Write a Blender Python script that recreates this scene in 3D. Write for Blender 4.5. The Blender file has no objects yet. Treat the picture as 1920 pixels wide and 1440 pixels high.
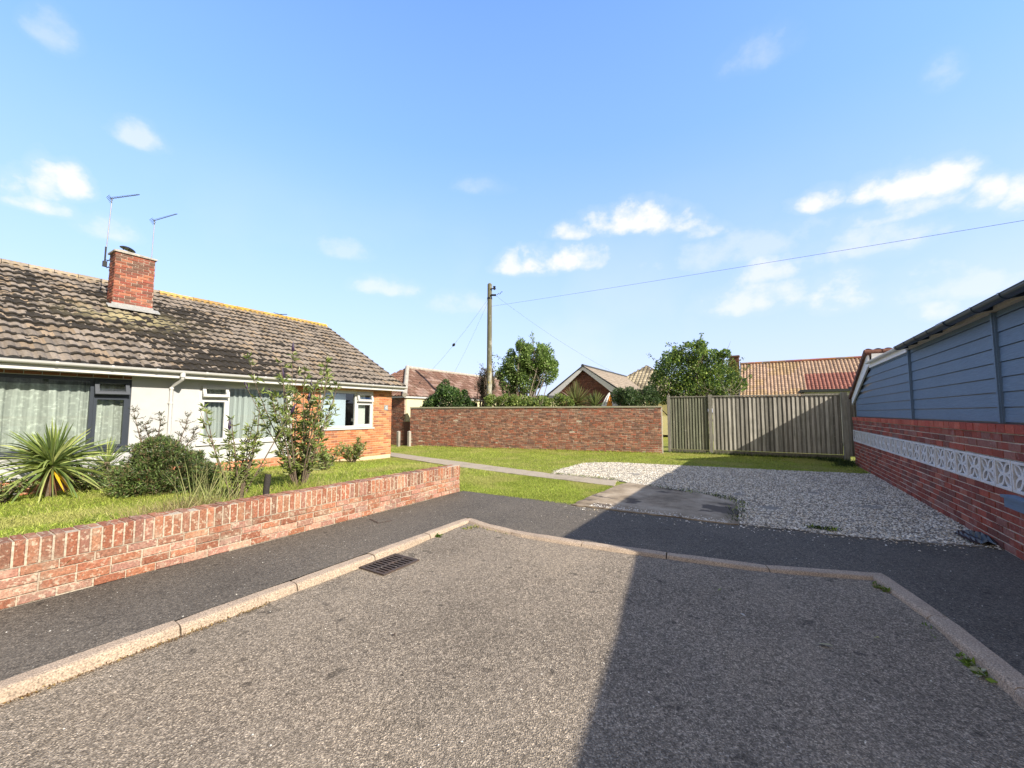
import bpy, math, random
import numpy as np
from mathutils import Vector, Matrix
from mathutils.geometry import tessellate_polygon
random.seed(7); RNG = np.random.default_rng(7)
PI = math.pi; rad = math.radians
scene = bpy.context.scene; COL = scene.collection

# ------------------------------------------------------------------ camera
EYE = 1.59
cam_d = bpy.data.cameras.new('camera'); cam = bpy.data.objects.new('camera', cam_d); COL.objects.link(cam)
cam.location = (0, 0, EYE)
cam.rotation_euler = (rad(90 + 4.064), 0, rad(31.94))
cam_d.sensor_width = 36; cam_d.lens = 36 * 760 / 1920
cam_d.clip_start = .05; cam_d.clip_end = 2000
scene.camera = cam

# ------------------------------------------------------------------ light
SUN_EL, SUN_AZ = 32.5, 100.0            # degrees; azimuth clockwise from +Y
sd = Vector((math.cos(rad(SUN_EL)) * math.sin(rad(SUN_AZ)), math.cos(rad(SUN_EL)) * math.cos(rad(SUN_AZ)), math.sin(rad(SUN_EL))))
sl = bpy.data.lights.new('sun', 'SUN'); so = bpy.data.objects.new('sun', sl); COL.objects.link(so)
sl.energy = 5.0; sl.angle = rad(.5); sl.color = (1, .915, .79)
so.rotation_euler = (-sd).to_track_quat('-Z', 'Y').to_euler(); so.location = (20, 0, 20)
scene.view_settings.view_transform = 'Standard'; scene.view_settings.look = 'None'
scene.view_settings.exposure = .80; scene.view_settings.gamma = 1

# ------------------------------------------------------------------ sky: Nishita with clouds laid out by azimuth and elevation
world = bpy.data.worlds.new('World'); scene.world = world; world.use_nodes = True
wt = world.node_tree; wt.nodes.clear()
def wn(t, **k):
    n = wt.nodes.new(t)
    for a, b in k.items(): setattr(n, a, b)
    return n
def wl(a, b): wt.links.new(a, b)
def wm(op, a, b=None, c=None, clamp=False):
    n = wn('ShaderNodeMath', operation=op, use_clamp=clamp)
    for i, v in enumerate((a, b, c)):
        if v is None: continue
        if hasattr(v, 'is_linked'): wl(v, n.inputs[i])
        else: n.inputs[i].default_value = v
    return n.outputs[0]
sky = wn('ShaderNodeTexSky'); sky.sky_type = 'NISHITA'; sky.sun_disc = False
sky.sun_elevation = rad(SUN_EL); sky.sun_rotation = rad(SUN_AZ); sky.air_density = 1.0; sky.dust_density = .6; sky.ozone_density = 1.6
wtc = wn('ShaderNodeTexCoord'); sp = wn('ShaderNodeSeparateXYZ'); wl(wtc.outputs['Generated'], sp.inputs[0])
az = wm('MULTIPLY', wm('ARCTAN2', sp.outputs[0], sp.outputs[1]), 180 / PI)
el = wm('MULTIPLY', wm('ARCSINE', sp.outputs[2]), 180 / PI)
wns = wn('ShaderNodeTexNoise'); wns.inputs['Scale'].default_value = 15; wns.inputs['Detail'].default_value = 7; wns.inputs['Roughness'].default_value = .58
wmap = wn('ShaderNodeMapping'); wmap.inputs['Scale'].default_value = (1, 1, 1.25); wl(wtc.outputs['Generated'], wmap.inputs[0]); wl(wmap.outputs[0], wns.inputs['Vector'])
nz = wm('SUBTRACT', wns.outputs[0], .5)
CLOUDS = [(6.6, 22.8, 2.96, 0.96, 0.9), (10.5, 22.5, 2.55, 1.19, 1), (13.4, 21.7, 2.32, 1.32, 1), (16.1, 21.1, 2.17, 1.43, 1), (18.6, 19.2, 1.89, 1.06, 1), (20.5, 18.2, 1.45, 1.26, 1), (14.0, 19.7, 5.65, 0.8, 0.7), (-22.3, 24.1, 4.53, 0.83, 0.8), (-17.5, 24.6, 4.37, 1.28, 1), (-13.5, 24.8, 4.2, 1.48, 1), (-9.5, 23.6, 3.98, 1.24, 1), (-5.9, 22.2, 3.13, 0.78, 0.7), (-31.9, 20.0, 3.09, 1.14, 0.8), (-28.1, 20.3, 3.46, 1.51, 1), (-24.3, 20.6, 3.79, 1.25, 0.9), (-20.1, 20.5, 3.33, 1.36, 0.7), (-84.0, 19.5, 1.48, 1.18, 1), (-82.2, 20.1, 1.6, 1.38, 1), (-80.5, 20.8, 1.54, 1.17, 0.9), (-82.7, 18.5, 2.81, 0.65, 0.8),
 (-75.83, 26.9, 2.3, 1.0, .5), (-77.59, 17.71, 2.3, .9, .5), (-82.32, 32.24, 1.9, 1.1, .3),
 (-49.44, 16.42, 4.6, 1.0, .5),
 (-55.31, 20.48, 3.5, 1.0, .3), (7.54, 12.67, 3.0, 1.9, .8), (-.31, 13.3, 6.2, 1.6, .6), (.9, 16.27, 3.4, 1.3, .6), (8.91, 17.32, 7.3, 1.5, .45),
 (1.4, 37.96, 4.4, 1.2, .22), (16.53, 30.11, 1.4, 1.2, .28), (-36.24, 29.65, 3.4, .8, .2), (16.48, 11.74, 5, 1.5, .4), (14.78, 9.74, 1.9, .9, .65),
 (-39.56, 14.74, 5, 1.2, .3), (-4, 19.3, 12, 1.6, .3),
 (60, 25, 14, 4, .9), (100, 18, 18, 4, .9), (150, 30, 16, 4, .9), (-120, 22, 14, 4, .9), (-165, 16, 18, 4, .9)]
acc = None
for (ca, ce, ra, re, s) in CLOUDS:
    du = wm('DIVIDE', wm('SUBTRACT', az, ca), ra)
    dv0 = wm('DIVIDE', wm('SUBTRACT', el, ce), re * 1.8)
    dv = wm('MULTIPLY', dv0, wm('ADD', 1.0, wm('LESS_THAN', dv0, 0.0)))       # flatter underside
    r2 = wm('ADD', wm('MULTIPLY', du, du), wm('MULTIPLY', dv, dv))
    v = wm('ADD', wm('SUBTRACT', 1.0, r2), wm('MULTIPLY', nz, 4.4))
    halo = wm('MULTIPLY', wm('ADD', wm('MULTIPLY', wm('SUBTRACT', 1.7, r2), .4), wm('MULTIPLY', nz, 1.6), clamp=True), .38)
    v = wm('MULTIPLY', wm('MAXIMUM', wm('MULTIPLY', v, .85, clamp=True), halo), s)
    acc = v if acc is None else wm('MAXIMUM', acc, v)
# thin veil
vn = wn('ShaderNodeTexNoise'); vn.inputs['Scale'].default_value = 2.2; vn.inputs['Detail'].default_value = 5; wl(wmap.outputs[0], vn.inputs['Vector'])
veil = wm('MULTIPLY', wm('MULTIPLY', wm('SUBTRACT', vn.outputs[0], .5, clamp=True), 1.6), wm('MULTIPLY', wm('SUBTRACT', 30.0, el), .04, clamp=True))
# broken cloud added behind the camera and overhead, unseen, to neutralise blue fill
bd = wm('ADD', wm('MULTIPLY', sp.outputs[0], .53), wm('MULTIPLY', sp.outputs[1], -.85))
back = wm('MULTIPLY', wm('ADD', wm('ADD', bd, .22), wm('MULTIPLY', nz, .9)), 2.6, clamp=True)
mask = wm('MAXIMUM', acc, veil, clamp=True)
# haze towards the horizon
hz = wm('POWER', wm('SUBTRACT', 1.0, wm('DIVIDE', wm('MAXIMUM', el, 0.0), 62.0), clamp=True), .85)
tint = wn('ShaderNodeMix', data_type='RGBA', blend_type='MULTIPLY'); tint.inputs[0].default_value = 1
wl(sky.outputs[0], tint.inputs[6]); tint.inputs[7].default_value = (1.36, 1.92, 2.65, 1)
mh = wn('ShaderNodeMix', data_type='RGBA'); wl(wm('MULTIPLY', hz, .95), mh.inputs[0]); wl(tint.outputs[2], mh.inputs[6])
hc = wn('ShaderNodeMix', data_type='RGBA'); wl(wm('DIVIDE', wm('MAXIMUM', el, 0.0), 34.0, clamp=True), hc.inputs[0]); hc.inputs[6].default_value = (4.7, 4.9, 6.3, 1); hc.inputs[7].default_value = (2.35, 3.75, 6.4, 1); wl(hc.outputs[2], mh.inputs[7])
mc = wn('ShaderNodeMix', data_type='RGBA'); wl(mask, mc.inputs[0]); wl(mh.outputs[2], mc.inputs[6]); mc.inputs[7].default_value = (6.3, 6.2, 6.3, 1)
mb_ = wn('ShaderNodeMix', data_type='RGBA'); wl(wm('MULTIPLY', back, .92), mb_.inputs[0]); wl(mc.outputs[2], mb_.inputs[6]); mb_.inputs[7].default_value = (3.9, 3.6, 3.3, 1)
bg = wn('ShaderNodeBackground'); bg.inputs[1].default_value = .1; wl(mb_.outputs[2], bg.inputs[0])
wo = wn('ShaderNodeOutputWorld'); wl(bg.outputs[0], wo.inputs[0])

# ------------------------------------------------------------------ materials
MATS = {}
def newmat(name):
    m = bpy.data.materials.new(name); m.use_nodes = True; t = m.node_tree
    b = t.nodes['Principled BSDF']; MATS[name] = m
    return m, t, b
def N(t, kind, ins=None, **k):
    n = t.nodes.new(kind)
    for a, b in k.items(): setattr(n, a, b)
    for a, b in (ins or {}).items():
        if hasattr(b, 'is_linked') : t.links.new(b, n.inputs[a])
        else: n.inputs[a].default_value = b
    return n
def c4(c): return (c[0], c[1], c[2], 1)
def coords(t, kind='world'):
    if kind == 'world': return N(t, 'ShaderNodeNewGeometry').outputs['Position']
    return N(t, 'ShaderNodeTexCoord').outputs['Object']
def noise(t, vec, scale, detail=4, rough=.55, stretch=None):
    if stretch: vec = N(t, 'ShaderNodeMapping', {0: vec, 'Scale': stretch}).outputs[0]
    return N(t, 'ShaderNodeTexNoise', {'Vector': vec, 'Scale': scale, 'Detail': detail, 'Roughness': rough}).outputs[0]
def ramp(t, fac, stops):
    n = t.nodes.new('ShaderNodeValToRGB'); t.links.new(fac, n.inputs[0]); e = n.color_ramp.elements
    e[0].position = stops[0][0]; e[0].color = c4(stops[0][1]); e[1].position = stops[-1][0]; e[1].color = c4(stops[-1][1])
    for p, c in stops[1:-1]:
        x = e.new(p); x.color = c4(c)
    return n.outputs[0]
def step(t, fac, a, b):
    return N(t, 'ShaderNodeMapRange', {'Value': fac, 'From Min': a, 'From Max': b}, clamp=True).outputs[0]
def mix(t, f, a, b, mode='MIX'):
    n = N(t, 'ShaderNodeMix', data_type='RGBA', blend_type=mode)
    for i, v in ((0, f), (6, a), (7, b)):
        if hasattr(v, 'is_linked'): t.links.new(v, n.inputs[i])
        else: n.inputs[i].default_value = v if i == 0 else c4(v)
    return n.outputs[2]
def mul(t, a, b):
    return N(t, 'ShaderNodeMath', {0: a, 1: b}, operation='MULTIPLY').outputs[0]
def bump(t, b, h, dist, strength=1.0):
    n = N(t, 'ShaderNodeBump', {'Height': h, 'Distance': dist, 'Strength': strength}); t.links.new(n.outputs[0], b.inputs['Normal'])
def surf(name, col, rough=.7, var=.25, scale=3, fine=60, fvar=.2, bdist=.003, dirt=None, metal=0, spec=.4):
    """a surface of one colour with broad and fine variation, optional dirt colour, fine bump"""
    m, t, b = newmat(name); v = coords(t)
    n1 = noise(t, v, scale, 5); n2 = noise(t, v, fine, 3)
    c = mix(t, n1, [x * (1 - var) for x in col], [min(1, x * (1 + var)) for x in col])
    c = mix(t, 1.0, c, ramp(t, n2, [(.3, [1 - fvar] * 3), (.7, [1 + fvar] * 3)]), 'MULTIPLY')
    if dirt:
        c = mix(t, mul(t, step(t, noise(t, v, dirt[1], 6, .65), .5, .72), dirt[2]), c, dirt[0])
    t.links.new(c, b.inputs['Base Color']); b.inputs['Roughness'].default_value = rough; b.inputs['Metallic'].default_value = metal
    b.inputs['Specular IOR Level'].default_value = spec
    if bdist: bump(t, b, n2, bdist)
    return m
def attrmat(name, rough=.8, fine=40, fvar=.25, bdist=.003, stains=(), spec=.3, transl=0.0, stretch=None):
    """per-face colour attribute 'tone' times fine noise; stains = (colour, scale, lo, hi, amount)"""
    m, t, b = newmat(name); v = coords(t)
    a = N(t, 'ShaderNodeAttribute', attribute_name='tone').outputs['Color']
    n2 = noise(t, v, fine, 4, .6, stretch)
    c = mix(t, 1.0, a, ramp(t, n2, [(.25, [1 - fvar] * 3), (.75, [1 + fvar] * 3)]), 'MULTIPLY')
    for (sc, ss, lo, hi, am) in stains:
        c = mix(t, mul(t, step(t, noise(t, v, ss, 6, .65), lo, hi), am), c, sc)
    t.links.new(c, b.inputs['Base Color']); b.inputs['Roughness'].default_value = rough
    b.inputs['Specular IOR Level'].default_value = spec
    if bdist: bump(t, b, n2, bdist)
    if transl:
        tr = N(t, 'ShaderNodeBsdfTranslucent'); t.links.new(c, tr.inputs[0])
        mx = N(t, 'ShaderNodeMixShader', {0: transl}); t.links.new(b.outputs[0], mx.inputs[1]); t.links.new(tr.outputs[0], mx.inputs[2])
        t.links.new(mx.outputs[0], t.nodes['Material Output'].inputs[0])
    return m

BRICK_FRONT = attrmat('old_red_brick', .9, 55, .5, .006, [((.46, .39, .29), 8, .53, .70, .5), ((.15, .10, .07), 4, .52, .75, .45), ((.52, .45, .34), 26, .545, .62, .62), ((.10, .075, .055), 60, .62, .7, .5)])
BRICK_HOUSE = attrmat('orange_brick', .9, 40, .2, .003, [((.5, .4, .3), 6, .58, .8, .3)])
BRICK_BACK = attrmat('weathered_brick', .92, 30, .35, .004, [((.30, .25, .17), 1.6, .55, .8, .35), ((.08, .06, .05), 4, .58, .75, .5), ((.5, .46, .4), 16, .6, .72, .5)])
BRICK_RIGHT = attrmat('dark_red_brick', .85, 40, .3, .003, [((.42, .36, .33), 3.5, .56, .74, .35), ((.45, .4, .36), 22, .6, .7, .4), ((.10, .05, .04), 2.2, .55, .75, .4)])
STUCCO = surf('white_render', (.44, .445, .445), .9, .05, .8, 90, .07, .004, dirt=((.36, .355, .33), 1.1, .38))
UPVC = surf('white_upvc', (.54, .535, .52), .35, .04, 1, 20, .02, 0, spec=.5)
ANTHR = surf('anthracite_upvc', (.030, .038, .052), .4, .1, 2, 20, .05, 0, spec=.5)
BLUE = None
def bluemat():
    m, t, b = newmat('blue_grey_cladding'); v = coords(t)
    g = noise(t, v, 60, 4, .6, (1, .12, 1)); n1 = noise(t, v, 1.3, 5)
    c = mix(t, n1, (.090, .150, .225), (.125, .192, .28))
    c = mix(t, 1.0, c, ramp(t, g, [(.3, [.88] * 3), (.7, [1.1] * 3)]), 'MULTIPLY')
    c = mix(t, mul(t, step(t, noise(t, v, 9, 6, .7), .62, .75), .25), c, (.25, .27, .28))
    t.links.new(c, b.inputs['Base Color']); b.inputs['Roughness'].default_value = .6; b.inputs['Specular IOR Level'].default_value = .5
    bump(t, b, g, .003); return m
BLUE = bluemat()
NAVY = surf('dark_blue_plastic', (.018, .035, .06), .3, .2, 2, 30, .1, 0, spec=.6)
FASCIA = surf('cream_fascia', (.62, .56, .46), .6, .12, 2, 30, .1, .001)
CONC = surf('grey_concrete', (.34, .32, .28), .9, .25, 1.2, 45, .25, .004, dirt=((.14, .12, .09), 1.1, .6))
CAPM = surf('mortar_cap', (.38, .35, .30), .95, .3, 5, 60, .3, .006, dirt=((.12, .11, .09), 8, .7))
WOOD = attrmat('weathered_fence_wood', .9, 30, .4, .003, [((.14, .145, .11), 2.0, .52, .72, .4), ((.5, .48, .43), 12, .58, .7, .35)], stretch=(1, 1, .06))
DARKWOOD = surf('dark_rotten_wood', (.035, .03, .028), .9, .3, 6, 60, .4, .004)
LEAF = attrmat('leaves', .45, 30, .15, 0, spec=.5, transl=.35)
GRASSM = attrmat('grass_blades', .6, 30, .1, 0, spec=.2, transl=.4)
BARK = surf('bark', (.14, .105, .075), .95, .35, 8, 50, .35, .006)
GREYBARK = surf('pale_bark', (.26, .22, .17), .95, .3, 8, 50, .3, .005)
POLEM = None
def polemat():
    m, t, b = newmat('mossy_pole_wood'); v = coords(t)
    z = N(t, 'ShaderNodeSeparateXYZ', {0: v}).outputs[2]
    g = noise(t, v, 14, 5, .6, (1, 1, .15)); n = noise(t, v, 1.1, 3)
    c = mix(t, g, (.075, .075, .045), (.17, .16, .10))
    c = mix(t, mul(t, step(t, noise(t, v, 2.2, 6, .7, (1, 1, .5)), .5, .62), .8), c, (.42, .41, .36))
    c = mix(t, mul(t, step(t, noise(t, v, 4, 5, .7), .56, .66), mul(t, step(t, z, 4.2, 3.2), .9)), c, (.42, .33, .05))
    t.links.new(c, b.inputs['Base Color']); b.inputs['Roughness'].default_value = .9; bump(t, b, g, .01); return m
POLEM = polemat()
METAL = surf('grey_metal', (.30, .30, .30), .45, .2, 8, 40, .1, 0, metal=.7)
BLACKM = surf('black_metal', (.012, .012, .014), .4, .2, 8, 40, .1, 0)
IRON = surf('rusty_cast_iron', (.06, .045, .038), .75, .3, 14, 90, .4, .003, dirt=((.14, .08, .045), 9, .5))
BLACKV = surf('shade_black', (.006, .006, .006), 1, 0, 1, 1, 0, 0, spec=0)
LEAD = surf('lead_flashing', (.30, .30, .285), .7, .3, 9, 40, .2, .002)
KERBM = surf('kerb_concrete', (.37, .29, .215), .92, .2, 2.5, 100, .55, .005, dirt=((.17, .13, .10), 2.6, .45))
TILE = None
def tilemat(name, stains, fine=30):
    return attrmat(name, .92, fine, .3, .004, stains, spec=.2)
TILE = tilemat('mossy_concrete_tile', [((.40, .35, .26), 17, .62, .74, .35)])
TILE_RED = tilemat('red_clay_tile', [((.30, .24, .18), 2.5, .5, .7, .5)])
BLOCKM = surf('white_painted_concrete', (.62, .61, .60), .8, .1, 3, 60, .12, .003, dirt=((.30, .31, .25), 6, .45))
CREAM = surf('cream_render', (.62, .57, .36), .85, .08, 2, 60, .08, .003)
NETC = attrmat('net_curtain', .9, 60, .05, 0, transl=.15)
DIRT = surf('soil', (.11, .085, .055), 1, .3, 3, 60, .4, .01)

def glassmat():
    m, t, b = newmat('window_glass'); t.nodes.remove(b)
    g = N(t, 'ShaderNodeBsdfGlossy', {'Color': (.9, .95, 1, 1), 'Roughness': .02}); tr = N(t, 'ShaderNodeBsdfTransparent', {'Color': (.86, .90, .88, 1)})
    fr = N(t, 'ShaderNodeFresnel', {'IOR': 1.5}); fm = N(t, 'ShaderNodeMath', {0: fr.outputs[0], 1: .06}, operation='ADD')
    mx = N(t, 'ShaderNodeMixShader', {0: fm.outputs[0]}); t.links.new(tr.outputs[0], mx.inputs[1]); t.links.new(g.outputs[0], mx.inputs[2])
    t.links.new(mx.outputs[0], t.nodes['Material Output'].inputs[0]); return m
GLASS = glassmat()
def asphalt(name, dark, light, scale, worn, bd, chips):
    m, t, b = newmat(name); v = coords(t)
    vo = N(t, 'ShaderNodeTexVoronoi', {'Vector': v, 'Scale': scale}); cell = N(t, 'ShaderNodeSeparateXYZ', {0: vo.outputs['Color']}).outputs[0]
    c = ramp(t, cell, [(0, dark), (.45, [(a + b2) / 2 * .9 for a, b2 in zip(dark, light)]), (.86, light), (1, [x * 1.55 for x in light])])
    sp1 = noise(t, v, 7, 3, .5); c = mix(t, mul(t, step(t, sp1, .665, .71), .6), c, [x * .4 for x in dark])
    vo2 = N(t, 'ShaderNodeTexVoronoi', {'Vector': v, 'Scale': scale * .37}); cell2 = N(t, 'ShaderNodeSeparateXYZ', {0: vo2.outputs['Color']}).outputs[1]
    c = mix(t, 1.0, c, ramp(t, cell2, [(0, [.72] * 3), (1, [1.25] * 3)]), 'MULTIPLY')
    big = noise(t, v, .55, 6, .62)
    c = mix(t, 1.0, c, ramp(t, big, [(.3, [.72] * 3), (.5, [.98] * 3), (.72, worn)]), 'MULTIPLY')
    cr = N(t, 'ShaderNodeTexVoronoi', {'Vector': N(t, 'ShaderNodeVectorMath', {0: v, 1: N(t, 'ShaderNodeTexNoise', {'Vector': v, 'Scale': 1.7, 'Detail': 5.0}).outputs['Color']}, operation='ADD').outputs[0], 'Scale': .55}, feature='DISTANCE_TO_EDGE').outputs[0]
    c = mix(t, mul(t, mul(t, step(t, cr, .006, .001), step(t, noise(t, v, .8, 3), .52, .6)), .6), c, [x * .35 for x in dark])
    c = mix(t, mul(t, step(t, noise(t, v, 1.1, 4, .6, (1, .35, 1)), .5, .75), .28), c, [x * 1.05 for x in light])
    st = noise(t, v, 2.3, 5, .6)
    c = mix(t, mul(t, step(t, st, .66, .74), .65), c, [x * .5 for x in dark])
    if chips:
        v3 = N(t, 'ShaderNodeTexVoronoi', {'Vector': v, 'Scale': 26}); 
        d = step(t, v3.outputs['Distance'], .16, .1); r = step(t, N(t, 'ShaderNodeSeparateXYZ', {0: v3.outputs['Color']}).outputs[2], .95, .96)
        c = mix(t, mul(t, mul(t, d, r), chips), c, (.5, .47, .41))
    t.links.new(c, b.inputs['Base Color']); b.inputs['Roughness'].default_value = .88; b.inputs['Specular IOR Level'].default_value = .3
    bump(t, b, vo.outputs['Distance'], bd)
    return m
ROAD = asphalt('road_asphalt', (.115, .094, .070), (.335, .280, .215), 140, (1.18, 1.15, 1.1), .006, .6)
PAVE = asphalt('pavement_asphalt', (.062, .054, .044), (.150, .130, .105), 150, (1.15, 1.13, 1.1), .0025, .7)
def slabmat():
    m, t, b = newmat('stained_concrete'); v = coords(t)
    n1 = noise(t, v, 1.6, 6, .65); n2 = noise(t, v, 70, 3); n3 = noise(t, v, .9, 4, .6)
    c = ramp(t, n1, [(.3, (.11, .08, .05)), (.45, (.24, .185, .12)), (.6, (.36, .29, .205)), (.75, (.45, .375, .28))])
    c = mix(t, step(t, n3, .56, .60), c, (.09, .068, .048))
    c = mix(t, 1.0, c, ramp(t, n2, [(.3, [.8] * 3), (.7, [1.2] * 3)]), 'MULTIPLY')
    t.links.new(c, b.inputs['Base Color']); b.inputs['Roughness'].default_value = .92; bump(t, b, n2, .004); return m
SLAB = slabmat()
def lawnmat(name, a, c_, d):
    m, t, b = newmat(name); v = coords(t)
    n1 = noise(t, v, 1.3, 6, .6); n2 = noise(t, v, 45, 4, .7)
    c = ramp(t, n1, [(.3, a), (.5, c_), (.7, d)]); c = mix(t, 1.0, c, ramp(t, n2, [(.3, [.5] * 3), (.7, [1.4] * 3)]), 'MULTIPLY')
    t.links.new(c, b.inputs['Base Color']); b.inputs['Roughness'].default_value = 1; b.inputs['Specular IOR Level'].default_value = .1; bump(t, b, n2, .02); return m
LAWN = lawnmat('lawn_soil', (.17, .19, .035), (.22, .24, .05), (.29, .27, .09))
GRAVBED = surf('gravel_bed', (.27, .25, .215), 1, .25, 2, 70, .4, .015)
STONE = attrmat('gravel_stones', .85, 60, .2, 0, [((.10, .09, .08), .9, .60, .8, .45)])

# ------------------------------------------------------------------ mesh and object helpers
WLOC = {}
def loc_of(o):
    return WLOC.get(o.name, Vector((0, 0, 0)))
def tag(o, label=None, cat=None, group=None, kind=None):
    if label: o['label'] = label
    if cat: o['category'] = cat
    if group: o['group'] = group
    if kind: o['kind'] = kind
    return o
def empty(name, loc, label, cat, group=None):
    o = bpy.data.objects.new(name, None); COL.objects.link(o); o.location = loc; o.empty_display_size = .2
    WLOC[o.name] = Vector(loc); return tag(o, label, cat, group)
def emit(name, V, F, mat, parent=None, tone=None, origin=None, smooth=False, mats=None, midx=None):
    """V (n,3) world, F list/array of equal or mixed faces -> one mesh object"""
    V = np.asarray(V, dtype=np.float64)
    org = loc_of(parent) if parent else Vector(origin or (0, 0, 0))
    V = V - np.array(org)
    me = bpy.data.meshes.new(name)
    if isinstance(F, np.ndarray):
        k = F.shape[1]; nf = len(F); loops = F.ravel().astype(np.int32); starts = np.arange(0, nf * k, k, dtype=np.int32)
    else:
        nf = len(F); ln = np.array([len(f) for f in F]); loops = np.concatenate([np.asarray(f) for f in F]).astype(np.int32); starts = np.concatenate([[0], np.cumsum(ln)[:-1]]).astype(np.int32)
    me.vertices.add(len(V)); me.vertices.foreach_set('co', V.ravel().astype(np.float32))
    me.loops.add(len(loops)); me.loops.foreach_set('vertex_index', loops)
    me.polygons.add(nf); me.polygons.foreach_set('loop_start', starts)
    me.polygons.foreach_set('use_smooth', (np.ones(nf, dtype=bool) if smooth is True else np.zeros(nf, dtype=bool)) if isinstance(smooth, bool) else np.array(smooth, dtype=bool))
    if midx is not None: me.polygons.foreach_set('material_index', np.asarray(midx, dtype=np.int32))
    me.update(calc_edges=True)
    if tone is not None:
        a = me.attributes.new('tone', 'FLOAT_COLOR', 'FACE'); tone = np.asarray(tone, dtype=np.float32)
        if tone.ndim == 1: tone = np.tile(tone, (nf, 1))
        a.data.foreach_set('color', np.concatenate([tone[:, :3], np.ones((nf, 1), dtype=np.float32)], 1).ravel())
    for mm in (mats or [mat]): me.materials.append(mm)
    o = bpy.data.objects.new(name, me); COL.objects.link(o)
    if parent: o.parent = parent
    else: o.location = org
    WLOC[o.name] = Vector(org)
    return o
class MB:
    def __init__(s): s.v = []; s.f = []; s.t = []; s.s = []
    def add(s, V, F, tone=None, sm=False):
        s.s += [sm] * len(F)
        b = len(s.v); s.v += [tuple(p) for p in V]; s.f += [tuple(i + b for i in f) for f in F]; s.t += [tone or (.5, .5, .5)] * len(F); return s
    def box(s, x0, x1, y0, y1, z0, z1, tone=None):
        V = [(x0, y0, z0), (x1, y0, z0), (x1, y1, z0), (x0, y1, z0), (x0, y0, z1), (x1, y0, z1), (x1, y1, z1), (x0, y1, z1)]
        return s.add(V, [(0, 3, 2, 1), (4, 5, 6, 7), (0, 1, 5, 4), (1, 2, 6, 5), (2, 3, 7, 6), (3, 0, 4, 7)], tone)
    def obox(s, P, a, n, u0, u1, d0, d1, z0, z1, tone=None):
        """box in a wall frame: P origin (x,y), a unit along, n unit outward"""
        q = lambda u, d, z: (P[0] + a[0] * u + n[0] * d, P[1] + a[1] * u + n[1] * d, z)
        V = [q(u0, d0, z0), q(u1, d0, z0), q(u1, d1, z0), q(u0, d1, z0), q(u0, d0, z1), q(u1, d0, z1), q(u1, d1, z1), q(u0, d1, z1)]
        return s.add(V, [(0, 3, 2, 1), (4, 5, 6, 7), (0, 1, 5, 4), (1, 2, 6, 5), (2, 3, 7, 6), (3, 0, 4, 7)], tone)
    def tube(s, pts, r, n=6, tone=None, caps=True):
        pts = [Vector(p) for p in pts]; rs = r if isinstance(r, (list, tuple)) else [r] * len(pts); V = []; F = []
        for i, p in enumerate(pts):
            d = (pts[min(i + 1, len(pts) - 1)] - pts[max(i - 1, 0)]).normalized()
            u = d.orthogonal().normalized() if abs(d.z) > .95 else Vector((0, 0, 1)).cross(d).normalized(); w = d.cross(u)
            for k in range(n):
                an = 2 * PI * k / n; V.append(p + (u * math.cos(an) + w * math.sin(an)) * rs[i])
        for i in range(len(pts) - 1):
            for k in range(n):
                F.append((i * n + k, i * n + (k + 1) % n, (i + 1) * n + (k + 1) % n, (i + 1) * n + k))
        s.add(V, F, tone, True)
        if caps: s.add([V[k] for k in range(n)] + V[-n:], [tuple(range(n))[::-1], tuple(range(n, 2 * n))], tone)
        return s
    def prism(s, poly, vec, tone=None):
        """extrude a planar polygon (3D points) by vec"""
        n = len(poly); vec = Vector(vec); V = [Vector(p) for p in poly] + [Vector(p) + vec for p in poly]
        F = [tuple(range(n)), tuple(range(2 * n - 1, n - 1, -1))] + [(i, i + n, (i + 1) % n + n, (i + 1) % n) for i in range(n)]
        return s.add(V, F, tone)
    def disc(s, c, r, h, n=24, tone=None, r2=None):
        return s.tube([(c[0], c[1], c[2]), (c[0], c[1], c[2] + h)], [r, r if r2 is None else r2], n, tone)
    def build(s, name, mat, parent=None, origin=None, smooth=False):
        return emit(name, s.v, s.f, mat, parent, np.array(s.t), origin, True if smooth else s.s)
def fixn(o):
    import bmesh
    bm = bmesh.new(); bm.from_mesh(o.data); bmesh.ops.recalc_face_normals(bm, faces=bm.faces); bm.to_mesh(o.data); bm.free(); return o
def smooth(a, b, x):
    t = np.clip((x - a) / (b - a), 0, 1); return t * t * (3 - 2 * t)
def vnoise(x, y, seed=0):
    """smooth value noise in numpy"""
    r = np.random.default_rng(seed).random((64, 64)); xi = np.floor(x).astype(int); yi = np.floor(y).astype(int); fx = x - xi; fy = y - yi
    fx = fx * fx * (3 - 2 * fx); fy = fy * fy * (3 - 2 * fy); g = lambda i, j: r[i % 64, j % 64]
    return (g(xi, yi) * (1 - fx) + g(xi + 1, yi) * fx) * (1 - fy) + (g(xi, yi + 1) * (1 - fx) + g(xi + 1, yi + 1) * fx) * fy
def fbm(x, y, seed=0, o=4):
    return sum(vnoise(x * 2 ** i, y * 2 ** i, seed + i) / 2 ** i for i in range(o)) / sum(1 / 2 ** i for i in range(o))

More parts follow.
